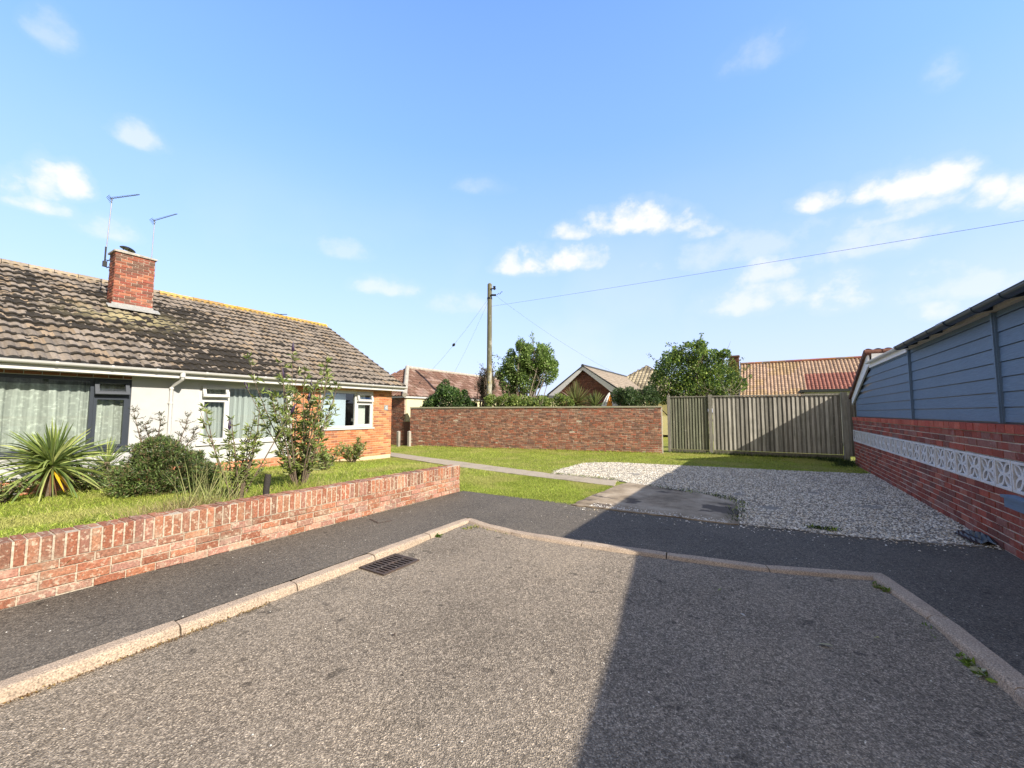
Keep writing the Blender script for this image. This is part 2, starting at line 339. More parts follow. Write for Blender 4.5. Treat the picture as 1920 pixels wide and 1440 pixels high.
def bricks(P, Q, z0, z1, n, course, length, opts):
    """real bricks over the face P-Q (2D points). n = outward normal. returns (V, F, tone)."""
    P = np.array(P, float); Q = np.array(Q, float); L = np.linalg.norm(Q - P); a = (Q - P) / L; n = np.array(n, float)
    mort = opts.get('mortar', .010); holes = opts.get('holes', []); proud = opts.get('proud', .006); jit = opts.get('jit', .002)
    cols = np.array(opts['cols']); soldier = opts.get('soldier', False); off0 = opts.get('off', 0); flemish = opts.get('flemish', False)
    B = []; rows = int(round((z1 - z0) / course)); ch = (z1 - z0) / max(rows, 1)
    for r in range(rows):
        za = z0 + r * ch; zb = za + ch; cz = (za + zb) / 2
        ivs = [(0., L)]
        for (h0, h1, ha, hb) in holes:
            if ha - 1e-3 < cz < hb + 1e-3:
                new = []
                for (s, e) in ivs:
                    if h0 > s: new.append((s, min(e, h0)))
                    if h1 < e: new.append((max(s, h1), e))
                ivs = [(s, e) for s, e in new if e - s > .02]
        for (s, e) in ivs:
            off = off0 + (0 if r % 2 == 0 else (length * .75 if flemish else length / 2)) + (((r * 37) % 5) * .02 if flemish else 0); u = -off
            k = 0
            while u < e:
                w = length * (.5 if flemish and k % 2 else 1); u2 = u + w; k += 1
                c0, c1 = max(u, s), min(u2, e)
                if c1 - c0 > .025: B.append((c0 + mort / 2, c1 - mort / 2, za + mort / 2, zb - mort / 2))
                u = u2
    B = np.array(B); m = len(B); B += RNG.normal(0, jit * .5, B.shape)
    d1 = proud + RNG.normal(0, jit, m); c = opts.get('chamfer', .004); d0 = -.03
    def q(u, d, z): return np.stack([P[0] + a[0] * u + n[0] * d, P[1] + a[1] * u + n[1] * d, z], 1)
    u0, u1, za, zb = B.T; D0 = np.full(m, d0)
    V = np.stack([q(u0, D0, za), q(u1, D0, za), q(u1, D0, zb), q(u0, D0, zb), q(u0, d1 - c, za), q(u1, d1 - c, za), q(u1, d1 - c, zb), q(u0, d1 - c, zb),
                  q(u0 + c, d1, za + c), q(u1 - c, d1, za + c), q(u1 - c, d1, zb - c), q(u0 + c, d1, zb - c)], 1)
    f = np.array([(8, 9, 10, 11), (4, 5, 9, 8), (5, 6, 10, 9), (6, 7, 11, 10), (7, 4, 8, 11), (0, 1, 5, 4), (1, 2, 6, 5), (2, 3, 7, 6), (3, 0, 4, 7)])
    F = (f[None] + (np.arange(m) * 12)[:, None, None]).reshape(-1, 4)
    col = cols[RNG.integers(0, len(cols), m)] * RNG.uniform(.82, 1.15, (m, 1))
    tone = np.repeat(col, 9, 0)
    return V.reshape(-1, 3), F, tone
def join(parts):
    V = []; F = []; T = []; b = 0
    for v, f, t in parts:
        v = np.asarray(v); V.append(v); f = np.asarray(f); F.append(f + b); T.append(np.asarray(t)); b += len(v)
    return np.concatenate(V), np.concatenate(F), np.concatenate(T)
def quadbox(x0, x1, y0, y1, z0, z1, tone):
    V = np.array([(x0, y0, z0), (x1, y0, z0), (x1, y1, z0), (x0, y1, z0), (x0, y0, z1), (x1, y0, z1), (x1, y1, z1), (x0, y1, z1)])
    F = np.array([(0, 3, 2, 1), (4, 5, 6, 7), (0, 1, 5, 4), (1, 2, 6, 5), (2, 3, 7, 6), (3, 0, 4, 7)]); return V, F, np.tile(np.array(tone), (6, 1))
def obox(P, a, n, u0, u1, d0, d1, z0, z1, tone):
    m = MB().obox(P, a, n, u0, u1, d0, d1, z0, z1); return np.array(m.v), np.array(m.f), np.tile(np.array(tone), (6, 1))

def tiled(name, mat, O, A, L, S, H, tw, th, amp, colf, parent, inside=None, thick=.022, sub=6, prof='roll', split=1, lip_shade=9.):
    """profiled roof tiles: O start at the eave, A unit along, S unit up the slope"""
    O, A, S = (np.array(v, float) for v in (O, A, S)); Nn = np.cross(A, S); Nn /= np.linalg.norm(Nn)
    if Nn[2] < 0: Nn = -Nn
    nt = int(round(L / tw)); nr = int(math.ceil(H / th)); nu = nt * sub + 1; u = np.linspace(0, L, nu); ph = (u / (L / nt)) % 1
    if prof == 'roll': pr = amp * np.clip(np.sin(ph * 2 * PI) * 1.0, -.25, 1) + amp * .35 * np.cos(ph * 4 * PI)
    else: pr = amp * np.abs(np.sin(ph * PI)) ** .7
    V = []; F = []; T = []; b = 0
    for r in range(nr):
        s0 = r * th; s1 = min((r + 1) * th + .0, H); off = (r % 2) * (L / nt / 2) * 0
        jl = RNG.normal(0, .0035, nt + 1)[np.minimum((np.arange(nu) // sub), nt)]
        rowp = O + np.outer(u, A)
        a0 = rowp + S * (s0 - .012) + Nn * (jl[:, None]) ; lip = a0 + np.outer(pr + thick, Nn); a1 = a0 + np.outer(pr * .3 - .012, Nn)
        top = rowp + S * (s1) + np.outer(pr + jl * .6 + .002, Nn); i = np.arange(nu - 1)
        V += [a1, lip] + [lip + (top - lip) * ((q + 1) / split) for q in range(split)]
        f = np.concatenate([np.stack([b + w * nu + i, b + w * nu + i + 1, b + (w + 1) * nu + i + 1, b + (w + 1) * nu + i], 1) for w in range(split + 1)])
        uc = (u[:-1] + u[1:]) / 2; tid = np.arange(nu - 1) // sub
        ctr = O + np.outer(uc, A) + S * ((s0 + s1) / 2)
        cols_ = [colf(uc, np.full(nu - 1, s0 + (s1 - s0) * (q + .5) / split), tid, r) for q in range(split)]; cols_ = [np.minimum(cols_[0] * .8, lip_shade)] + cols_  # lip face darkened: shadow line of each course painted into the colour
        keep = np.ones(nu - 1, bool) if inside is None else inside(uc, (s0 + s1) / 2)
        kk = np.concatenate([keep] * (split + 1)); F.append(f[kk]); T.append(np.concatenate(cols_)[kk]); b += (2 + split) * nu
    V = np.concatenate(V); F = np.concatenate(F); T = np.concatenate(T)
    return emit(name, V, F, mat, parent, T)

# ---- foliage
def leafset(pos, dirs, length, width, cols, fold=.25):
    """bent leaf quads: base, left, tip, right"""
    pos = np.asarray(pos); d = np.asarray(dirs); d = d / np.maximum(np.linalg.norm(d, axis=1, keepdims=True), 1e-6); m = len(pos)
    r = RNG.normal(size=(m, 3)); s = np.cross(d, r); s /= np.maximum(np.linalg.norm(s, axis=1, keepdims=True), 1e-6); n = np.cross(d, s)
    L = (length * RNG.uniform(.7, 1.2, m))[:, None]; W = (width * RNG.uniform(.7, 1.2, m))[:, None]
    mid = pos + d * L * .45 + n * L * fold * .3
    V = np.stack([pos, mid - s * W / 2, pos + d * L, mid + s * W / 2], 1).reshape(-1, 3)
    i = np.arange(m) * 4
    F = np.concatenate([np.stack([i, i + 1, i + 2], 1), np.stack([i, i + 2, i + 3], 1)])
    return V, F, np.concatenate([cols, cols])
def blob(center, radii, n, shell=.35, squash=0):
    v = RNG.normal(size=(n, 3)); v /= np.linalg.norm(v, axis=1, keepdims=True); rr = RNG.uniform(shell, 1, n) ** .5
    return np.array(center) + v * rr[:, None] * np.array(radii), v
def tones(n, palette, lo=.7, hi=1.3):
    p = np.array(palette); return p[RNG.integers(0, len(p), n)] * RNG.uniform(lo, hi, (n, 1))
def blades(base, d, L, W, cols, bend=.35, seg=3):
    """grass / strap blades; base (n,3), d unit direction (n,3), arrays L, W"""
    n = len(base); side = np.cross(d, RNG.normal(size=(n, 3))); side /= np.maximum(np.linalg.norm(side, axis=1, keepdims=True), 1e-6)
    V = []; 
    for k in range(seg):
        t = k / seg; c = base + d * (L * t)[:, None] + np.array([0, 0, -1.]) * (L * bend * t * t)[:, None]; w = (W * (1 - t * .75) * (.75 if k == 0 else 1) * .5)[:, None]
        V += [c - side * w, c + side * w]
    V.append(base + d * L[:, None] + np.array([0, 0, -1.]) * (L * bend)[:, None])
    nv = 2 * seg + 1; V = np.stack(V, 1).reshape(-1, 3); b = np.arange(n) * nv; F = []
    for k in range(seg - 1):
        F.append(np.stack([b + 2 * k, b + 2 * k + 1, b + 2 * k + 3], 1)); F.append(np.stack([b + 2 * k, b + 2 * k + 3, b + 2 * k + 2], 1))
    F.append(np.stack([b + 2 * seg - 2, b + 2 * seg - 1, b + 2 * seg], 1))
    return V, np.concatenate(F), np.tile(cols, (len(F), 1))

# =================================================================== THE SETTING
def inpoly(x, y, poly):
    x = np.asarray(x); y = np.asarray(y); c = np.zeros(x.shape, bool); n = len(poly)
    for i in range(n):
        x1, y1 = poly[i]; x2, y2 = poly[(i + 1) % n]
        if y1 == y2: continue
        c ^= ((y1 > y) != (y2 > y)) & (x < (x2 - x1) * (y - y1) / (y2 - y1) + x1)
    return c
def sheet(name, poly, z, mat, kind='structure', step_=None, zf=None, jag=0):
    """flat polygon sheet, optionally with ragged outline"""
    pts = []
    if jag:
        for i, p in enumerate(poly):
            q = poly[(i + 1) % len(poly)]; L = math.dist(p, q); k = max(1, int(L / .12)); nx, ny = (q[1] - p[1]) / L, -(q[0] - p[0]) / L
            for j in range(k):
                t = j / k; w = random.uniform(-jag, jag) if j else 0
                pts.append((p[0] + (q[0] - p[0]) * t + nx * w, p[1] + (q[1] - p[1]) * t + ny * w))
    else: pts = list(poly)
    tri = tessellate_polygon([[Vector((p[0], p[1], 0)) for p in pts]])
    V = [(p[0], p[1], z if zf is None else zf(*p)) for p in pts]
    F = []
    for t in tri:
        a, b, c = (Vector(V[i]) for i in t)
        F.append(tuple(t) if (b - a).cross(c - a).z > 0 else tuple(reversed(t)))
    if z > .008:
        n0 = len(V); V += [(p[0], p[1], -.05) for p in pts]; k = n0
        F += [(i, i + k, (i + 1) % k + k, (i + 1) % k) for i in range(k)]
    o = emit(name, V, F, mat); tag(o, kind=kind); return o
def grid(name, x0, x1, y0, y1, d, zf, mat, keep=None, kind='structure'):
    xs = np.arange(x0, x1 + d * .5, d); ys = np.arange(y0, y1 + d * .5, d); X, Y = np.meshgrid(xs, ys); Z = zf(X, Y)
    V = np.stack([X.ravel(), Y.ravel(), Z.ravel()], 1); nx = len(xs); ny = len(ys)
    i, j = np.meshgrid(np.arange(nx - 1), np.arange(ny - 1)); a = (j * nx + i).ravel(); F = np.stack([a, a + 1, a + nx + 1, a + nx], 1)
    if keep is not None:
        cx = (xs[:-1] + d / 2)[i.ravel()]; cy = (ys[:-1] + d / 2)[j.ravel()]; F = F[keep(cx, cy)]
    o = emit(name, V, F, mat, smooth=True); tag(o, kind=kind); return o

G = 400
tag(emit('ground', [(-G, -G, -.16), (G, -G, -.16), (G, G, -.16), (-G, G, -.16)], [(0, 1, 2, 3)], LAWN), kind='structure')
def zroad(x, y): return -.07 + .04 * smooth(3.3, 4.8, y) + .012 * (fbm(x * .4 + 9, y * .4 + 30, 3) - .5)
grid('road', -3.86, 6.4, -30, 5.5, .15, zroad, ROAD, keep=lambda x, y: inpoly(x, y, [(-3.9, -31), (-3.9, 5.05), (-2.8, 4.84), (-1, 5.0), (.95, 5.5), (1.15, 4.56), (1.3, 3.7), (1.42, 2.4), (1.45, -31)]))
KL = [(-3.90, -12), (-3.9, 4.93)]
KF = [(-3.86, 5.0), (-3.45, 4.87), (-2.77, 4.79), (-1.9, 4.85), (-1.01, 4.97), (-.11, 5.10), (.84, 5.44)]
KR = [(.93, 5.46), (1.15, 4.56), (1.28, 3.75), (1.38, 2.9), (1.42, 2.0), (1.44, -12)]
PAVE_EDGE = [(2.3, 7.30), (.89, 6.96), (-.41, 6.81), (-2.86, 6.72), (-5.3, 6.62)]
PAV = [(-5.3, -12), (-3.9, -12)] + [(-3.9, 5.0)] + KF[1:] + [(.93, 5.46)] + KR[1:] + [(2.3, -12)] + PAVE_EDGE
sheet('pavement', PAV, 0, PAVE)
def hlawn(x, y):
    bank = (.13 + .17 * np.clip((x + 11.4) / 6, 0, 1)) * smooth(9.6, 6.8, y) * smooth(-5.35, -7.0, x)
    bank = np.where((y < 6.5) & (x > -7.2), np.maximum(bank, .20), bank) if True else bank
    return bank - .008 + .012 * (fbm(x * .8 + 50, y * .8 + 50, 5) - .4) * smooth(6.6, 7.2, y) + .05 * (fbm(x * .7 + 50, y * .7 + 50, 5) - .5) * (y < 6.5)
grid('front_lawn', -11.4, -5.5, -12, 6.5, .1, hlawn, LAWN)
grid('lawn', -24, 2.3, 6.5, 18.2, .1, hlawn, LAWN, keep=lambda x, y: ((y > 6.62) | (x < -5.3)) & ((x > -11.45) | (y > 10.1)) & ~inpoly(x, y, [(-2.7, 6.5), (2.6, 6.5), (2.6, 7.3), (.9, 6.95), (-2.7, 6.72)]))
PATHM = surf('path_concrete', (.36, .305, .23), .92, .2, 1.6, 45, .25, .004, dirt=((.13, .11, .07), 1.6, .6))
PATH = [(-24, 14.3), (-12.9, 11.35), (-8.6, 10.42), (-4.75, 9.62), (-3.0, 9.5), (-2.85, 8.75), (-5.1, 9.0), (-7.7, 9.38), (-11.5, 10.3), (-24, 13.2)]
sheet('garden_path', PATH, .012, PATHM, jag=.02)
SLABP = [(-2.9, 6.58), (-2.78, 8.9), (-2.7, 9.3), (-1.5, 8.95), (-.52, 8.62), (-.38, 6.69), (-.41, 6.67)]
sheet('concrete_slab', SLABP, .016, SLAB, jag=.03)
GRAV = [(-4.75, 9.66), (-4.95, 10.4), (-4.9, 12.2), (-4.2, 12.85), (-2.61, 13.1), (.2, 13.5), (2.3, 13.95), (2.3, 7.18), (.89, 6.84), (-.36, 6.71), (-.5, 8.64), (-2.7, 9.34), (-3.0, 9.55)]
sheet('gravel_drive', GRAV, .011, GRAVBED, jag=.05)

# kerb stones
def kerb(name, pts, side, L, h0, drop):
    """pts = back edge, side=+1: road to the right of travel"""
    P = [Vector((p[0], p[1], 0)) for p in pts]; segs = []
    d = [0]
    for i in range(len(P) - 1): d.append(d[-1] + (P[i + 1] - P[i]).length)
    def at(s):
        for i in range(len(P) - 1):
            if s <= d[i + 1] or i == len(P) - 2: return P[i].lerp(P[i + 1], (s - d[i]) / (d[i + 1] - d[i]))
    n = max(1, round(d[-1] / L)); m = MB()
    for k in range(n):
        s0, s1 = d[-1] * k / n + .006, d[-1] * (k + 1) / n - .006; jz = random.uniform(-.006, .007); jx = random.uniform(-.008, .008)
        sub = 6; prof = [(0, -.15), (0, h0 - .006), (.008, h0), (.095, h0 - .001), (.115, h0 - .006), (.130, h0 - .022), (.142, -drop + .0), (.145, -.15)]
        rows = []
        for j in range(sub + 1):
            s = s0 + (s1 - s0) * j / sub; p = at(s); e = at(min(s + .02, d[-1])) - at(max(s - .02, 0)); e.normalize(); nn = Vector((e.y, -e.x, 0)) * side
            edge = .008 if j in (0, sub) else 0
            rows.append([(p.x + nn.x * (w + jx - (edge if w > .05 else 0) + random.uniform(-.002, .002)), p.y + nn.y * (w + jx - (edge if w > .05 else 0)), z + jz - edge * .5 + random.uniform(-.0015, .0015)) for w, z in prof])
        V = [q for r in rows for q in r]; c = len(prof); F = []
        for j in range(sub):
            for i in range(c - 1): F.append((j * c + i, (j + 1) * c + i, (j + 1) * c + i + 1, j * c + i + 1))
        F.append(tuple(range(c))); F.append(tuple(sub * c + i for i in range(c))[::-1]); m.add(V, F)
    o = m.build(name, KERBM); tag(o, kind='structure'); fixn(o); return o
kerb('kerb', KL, 1, .915, .006, .07); kerb('kerb', KF, 1, .9, .006, .03); kerb('kerb', KR, 1, .915, .012, .07)

# joint filler so no gap shows between kerb and ground
# ------------------------------------------------------------------ front garden wall
RED = [(.28, .108, .062), (.31, .13, .073), (.24, .095, .056), (.33, .165, .098), (.22, .105, .068), (.28, .13, .078), (.26, .102, .06)]
MORT = (.42, .36, .28)
t = empty('garden_wall', (-5.41, 2, 0), 'low brick garden wall with upright coping bricks along the front lawn', 'wall')
core = quadbox(-5.515, -5.306, -12, 6.49, -.1, .312, MORT)
PALE = [tuple(min(.62, c * 1.0 + .06) for c in q) for q in RED]
lo = bricks((-5.3, -12), (-5.3, 6.5), 0, .158, (1, 0), .079, .225, dict(cols=PALE + RED[:3], mortar=.011, jit=.003, off=.05))
hi = bricks((-5.3, -12), (-5.3, 6.5), .158, .315, (1, 0), .079, .225, dict(cols=RED + PALE[:3], mortar=.012, jit=.003, off=.16))
endf = bricks((-5.52, 6.5), (-5.3, 6.5), 0, .315, (0, 1), .079, .215, dict(cols=PALE))
V, F, T = join([core, lo, hi, endf]); emit('wall_body', V, F, BRICK_FRONT, t, T)
# coping: soldier bricks as full blocks
m = MB(); y = -12.0
while y < 6.48:
    w = .063 + random.uniform(-.003, .004); tt = random.choice(RED + [(.25, .12, .085)]); bf = random.uniform(.8, 1.2); tt = tuple(c * bf for c in tt); px = -5.292 + random.uniform(-.004, .004); zt = .535 + random.uniform(-.006, .006)
    c = .006; y1 = min(y + w, 6.5)
    Vb = [(-5.52, y, .32), (px - c, y, .32), (px - c, y1, .32), (-5.52, y1, .32), (-5.52, y, zt), (px - c, y, zt - c), (px - c, y1, zt - c), (-5.52, y1, zt), (px, y + c, .326), (px, y1 - c, .326), (px, y1 - c, zt - 2 * c), (px, y + c, zt - 2 * c)]
    Fb = [(8, 9, 10, 11), (0, 1, 5, 4), (2, 3, 7, 6), (4, 5, 6, 7), (1, 8, 11, 5), (9, 2, 6, 10), (11, 10, 6, 5), (1, 2, 9, 8), (3, 0, 4, 7)]
    m.add(Vb, Fb, tt); y += w + .013
m.box(-5.515, -5.300, -12, 6.495, .313, .527, MORT); m.build('coping', BRICK_FRONT, t)

# ------------------------------------------------------------------ back boundary wall
BK = [(.25, .105, .07), (.30, .13, .085), (.22, .11, .08), (.34, .18, .12), (.28, .155, .11), (.18, .095, .075), (.33, .12, .075)]
BM = (.42, .365, .285)
PB, QB = (-14.6, 14.10), (-3.50, 16.77); LB = math.dist(PB, QB); aB = ((QB[0] - PB[0]) / LB, (QB[1] - PB[1]) / LB); nB = (aB[1], -aB[0])
t = empty('boundary_wall', (-9, 15.4, 0), 'tall weathered brown brick boundary wall with flat concrete coping behind the lawn', 'wall')
V, F, T = join([obox(PB, aB, nB, 0, LB, -.215, -.004, -.1, 1.80, BM), bricks(PB, QB, 0, 1.80, nB, .075, .225, dict(cols=BK, mortar=.014, flemish=True, jit=.004)),
                bricks(QB, (QB[0] - nB[0] * .215, QB[1] - nB[1] * .215), 0, 1.8, aB, .075, .225, dict(cols=BK))])
emit('wall_body', V, F, BRICK_BACK, t, T)
m = MB(); k = 0
while k < 12:
    u0 = LB * k / 12; u1 = LB * (k + 1) / 12; m.obox(PB, aB, nB, u0 + .001, u1 - .001 + (.03 if k == 11 else 0), -.25, .035, 1.803, 1.865 + random.uniform(-.003, .003)); k += 1
m.build('coping', surf('mossy_coping', (.30, .29, .21), .9, .25, 2, 45, .25, .003), t)
m = MB().obox(QB, aB, nB, .012, .045, -.16, .0, .0, 1.8, (.6, .55, .45)); m.build('edge_strip', FASCIA, t)

# two short concrete posts at the wall's left end
for (x, y, lab) in ((-14.78, 13.55, 'short concrete post nearer the bungalow, at the left end of the brick boundary wall'), (-14.38, 13.85, 'short concrete post touching the left end of the brick boundary wall')):
    m = MB().box(x - .06, x + .06, y - .06, y + .06, -.1, .70).add([(x - .06, y - .06, .7), (x + .06, y - .06, .7), (x + .06, y + .06, .7), (x - .06, y + .06, .7), (x, y, .74)], [(0, 1, 4), (1, 2, 4), (2, 3, 4), (3, 0, 4)])
    o = m.build('concrete_post', CONC, origin=(x, y, 0)); tag(o, lab, 'post', 'short concrete posts')

# ------------------------------------------------------------------ timber fence
FP, FQ = (-3.40, 17.50), (2.75, 17.92); LF = math.dist(FP, FQ); aF = ((FQ[0] - FP[0]) / LF, (FQ[1] - FP[1]) / LF); nF = (aF[1], -aF[0])
t = empty('timber_fence', (-.4, 17.7, 0), 'grey weathered close-board timber fence between the brick wall and the blue building', 'fence')
def boards(u0, u1, z0, z1, pitch, pal, name, parent, proud=.0):
    m = MB(); u = u0; q = lambda uu, d, z: (FP[0] + aF[0] * uu + nF[0] * d, FP[1] + aF[1] * uu + nF[1] * d, z)
    while u < u1 - .02:
        w = min(pitch * random.uniform(.93, 1.07), u1 - u); dz = random.uniform(-.010, .008); bf = random.uniform(.78, 1.2); tn = tuple(c * bf for c in random.choice(pal)); fw = w * random.uniform(.50, .60); th = .030 + random.uniform(-.004, .006); le = random.uniform(-.006, .006); le2 = le + random.uniform(-.006, .006)
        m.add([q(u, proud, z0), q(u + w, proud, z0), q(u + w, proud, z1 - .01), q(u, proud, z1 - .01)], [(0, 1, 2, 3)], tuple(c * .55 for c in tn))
        V = [q(u + le, proud, z0), q(u + fw + le, proud, z0), q(u + fw + le2, proud, z1 + dz), q(u + le2, proud, z1 + dz), q(u + le, proud + th, z0), q(u + fw + le, proud + th * .7, z0), q(u + fw + le2, proud + th * .7, z1 + dz), q(u + le2, proud + th, z1 + dz)]
        m.add(V, [(4, 5, 6, 7), (0, 4, 7, 3), (3, 7, 6, 2), (1, 2, 6, 5), (0, 1, 5, 4)], tn); u += w
    return m.build(name, WOOD, parent)
GW = [(.37, .345, .30), (.45, .425, .37), (.28, .265, .23), (.41, .39, .34)]
boards(.11, 1.50, .14, 2.21, .105, [(.19, .20, .145), (.24, .24, .18), (.16, .17, .12)], 'panel', t)['label'] = 'narrow greenish board panel beside the brick wall end'
boards(1.66, 5.63, .16, 2.21, .135, GW, 'panel', t)['label'] = 'wide grey board panel crossed by the diagonal shadow'
boards(5.80, 6.15, .10, 2.16, .13, GW, 'panel', t, -.05)
for (u, w, h) in ((0.0, .10, 2.30), (1.51, .13, 2.30), (5.65, .15, 2.30)):
    m = MB(); m.obox(FP, aF, nF, u, u + w, -.07, .075, -.1, h, (.27, .255, .22)); o = m.build('post', WOOD, t)
m = MB(); m.obox(FP, aF, nF, .11, 1.50, -.03, .05, 2.215, 2.25, (.25, .24, .2)); m.obox(FP, aF, nF, 1.66, 5.63, -.03, .055, 2.215, 2.255, (.3, .28, .24)); m.obox(FP, aF, nF, 5.81, 6.15, -.05, .03, 2.165, 2.19, (.3, .28, .24)); m.build('capping_rail', WOOD, t)
m = MB(); m.obox(FP, aF, nF, .11, 1.50, -.01, .04, .0, .13, (.15, .14, .11)); m.obox(FP, aF, nF, 1.66, 5.63, -.01, .045, -.02, .15, (.16, .15, .11)); m.build('gravel_board', WOOD, t)

# ------------------------------------------------------------------ right garden wall with screen blocks
RW = [(.25, .058, .038), (.30, .07, .045), (.20, .05, .036), (.31, .10, .065), (.17, .06, .046), (.26, .06, .038), (.24, .10, .078)]
RM = (.55, .47, .38)
XR = 2.3
t = empty('screen_block_wall', (XR + .1, 6, 0), 'dark red brick wall with a band of white pierced blocks, beside the gravel', 'wall')
core = join([quadbox(XR + .004, XR + .10, -12, 16.3, -.1, .715, RM), quadbox(XR + .004, XR + .10, -12, 16.3, 1.065, 1.355, RM), quadbox(XR + .10, XR + .13, -12, 16.28, -.1, 1.35, (.13, .13, .15))])
b1 = bricks((XR, 16.3), (XR, -12), 0, .715, (-1, 0), .0894, .27, dict(cols=RW, mortar=.013, jit=.003, flemish=False))
b2 = bricks((XR, 16.3), (XR, -12), 1.065, 1.355, (-1, 0), .0967, .27, dict(cols=RW, mortar=.013, jit=.003, off=.1))
b3 = bricks((XR + .1, 16.3), (XR, 16.3), 0, 1.355, (0, 1), .09, .25, dict(cols=RW))
V, F, T = join([core, b1, b2, b3]); emit('wall_body', V, F, BRICK_RIGHT, t, T)
m = MB(); y = 16.3; CP = [(.40, .085, .05), (.36, .07, .045), (.44, .11, .065)]
while y > -12:
    w = .20; bf = random.uniform(.85, 1.15); tt = tuple(c * bf for c in random.choice(CP)); j = random.uniform(-.003, .003)
    m.box(XR - .022 + j, XR + .13, y - w, y - .006, 1.362, 1.458 + j * .6, tt); y -= w + .006
m.box(XR - .012, XR + .128, -12, 16.28, 1.357, 1.45, (.3, .26, .22)); m.build('coping', BRICK_RIGHT, t)
# one pierced block: frame and four leaf-shaped petals
BW, BH = .386, .340
def screen_block():
    m = MB(); fw = .030; d0, d1 = .0, .085
    y0, y1, z0, z1 = -BW / 2, BW / 2, 0, BH
    m.box(-.008, d1, y0, y1, z0, z0 + fw); m.box(-.008, d1, y0, y1, z1 - fw, z1); m.box(-.008, d1, y0, y0 + fw, z0 + fw, z1 - fw); m.box(-.008, d1, y1 - fw, y1, z0 + fw, z1 - fw)
    cy, cz = 0, BH / 2
    for sy in (-1, 1):
        for sz in (-1, 1):
            ex, ez = sy * (BW / 2 - fw), sz * (BH / 2 - fw); L = math.hypot(ex, ez); ux, uz = ex / L, ez / L; nx, nz = -uz, ux
            for s in (-1, 1):
                pts = []
                for k in range(9):
                    q = k / 8; bow = math.sin(q * PI) * .050 * s; pts.append((cy + ux * L * q + nx * bow, cz + uz * L * q + nz * bow, s))
                hw = .0155
                for k in range(8):
                    (a0, c0, _), (a1, c1, _) = pts[k], pts[k + 1]; dl = math.hypot(a1 - a0, c1 - c0); tx, tz = (a1 - a0) / dl, (c1 - c0) / dl; e = .002
                    a0 -= tx * e; c0 -= tz * e; a1 += tx * e; c1 += tz * e
                    V = [(x, a + sg * -tz * hw, c + sg * tx * hw) for x in (.004 + (s > 0) * .0007, d1 - .01) for a, c, sg in ((a0, c0, -1), (a1, c1, -1), (a1, c1, 1), (a0, c0, 1))]
                    m.add(V, [(0, 1, 2, 3), (7, 6, 5, 4), (0, 4, 5, 1), (1, 5, 6, 2), (2, 6, 7, 3), (3, 7, 4, 0)])
    return m
sb = screen_block()
V = [(x + XR, y, z + .719) for x, y, z in sb.v]
blk = emit('screen_block', np.array(V), sb.f, BLOCKM, None, origin=(XR, 0, .719)); fixn(blk); blk.parent = t; base = Vector((XR, 0, .719)) - loc_of(t)
yb = [6.995 - .2 + .4 * k + .0 for k in range(-12, 24)]
for i, yy in enumerate(yb):
    o = blk if i == 0 else blk.copy()
    if i: COL.objects.link(o); o.parent = t
    o.location = base + Vector((random.uniform(-.003, .003), yy + .2, 0)); WLOC[o.name] = loc_of(t)

# ------------------------------------------------------------------ blue clad building
XB = XR + .10
t = empty('clad_building', (XB + 2, 9, 0), 'building clad in wide blue grey boards above the screen block wall, with dark gutter', 'building')
YE = 4.15       # near end of the main wall (outside the frame)
def topz(y): return np.where(y < 11.2, 2.80, np.where(y < 13.97, 2.80 - .04 * (y - 11.2) / 2.77, 2.76 - (y - 13.97) * .29))
m = MB(); pitch = .178; ys = [YE, 7.12, 10.5, 13.97, 15.75, 16.28]
for k in range(9):
    za = 1.47 + k * pitch; zb = za + pitch
    for (a, b) in ((YE, 7.12), (7.26, 10.52), (10.66, 13.9), (13.9, 16.28)):
        ta, tb = float(topz(np.array(a))), float(topz(np.array(b)))
        if za > max(ta, tb): continue
        bb = b
        z1a, z1b = min(zb, ta), min(zb, tb)
        if tb < za: bb = 13.97 + (2.76 - za) / .29; z1b = za; 
        if bb <= a + .02: continue
        V = [(XB - .014, a, za + .012), (XB - .014, bb, za + .012), (XB - .006, bb, max(z1b, za + .012)), (XB - .004, a, z1a), (XB, a, za + .012), (XB, bb, za + .012)]
        m.add(V, [(1, 0, 3, 2), (0, 1, 5, 4)])
o = m.build('cladding', BLUE, t); fixn(o); m = MB(); m.box(XB + .001, XB + .12, YE, 13.97, 1.36, 2.79); m.prism([(XB + .002, 13.975, 1.36), (XB + .002, 16.28, 1.36), (XB + .002, 16.28, 2.08), (XB + .002, 13.975, 2.74)], (.12, 0, 0)); fixn(m.build('gap_shade_backing', NAVY, t))  # navy core makes the gaps between boards dark, painted in place of shadow
for y in (7.12, 10.52):
    o = MB().box(XB - .034, XB + .0005, y, y + .075, 1.47, 2.79).box(XB - .05, XB - .034, y + .012, y + .055, 1.47, 2.79).build('cover_strip', BLUE, t)
o = MB().box(XB - .075, XB + .002, YE, 10.56, 2.80, 2.845).build('cream_fascia', FASCIA, t)
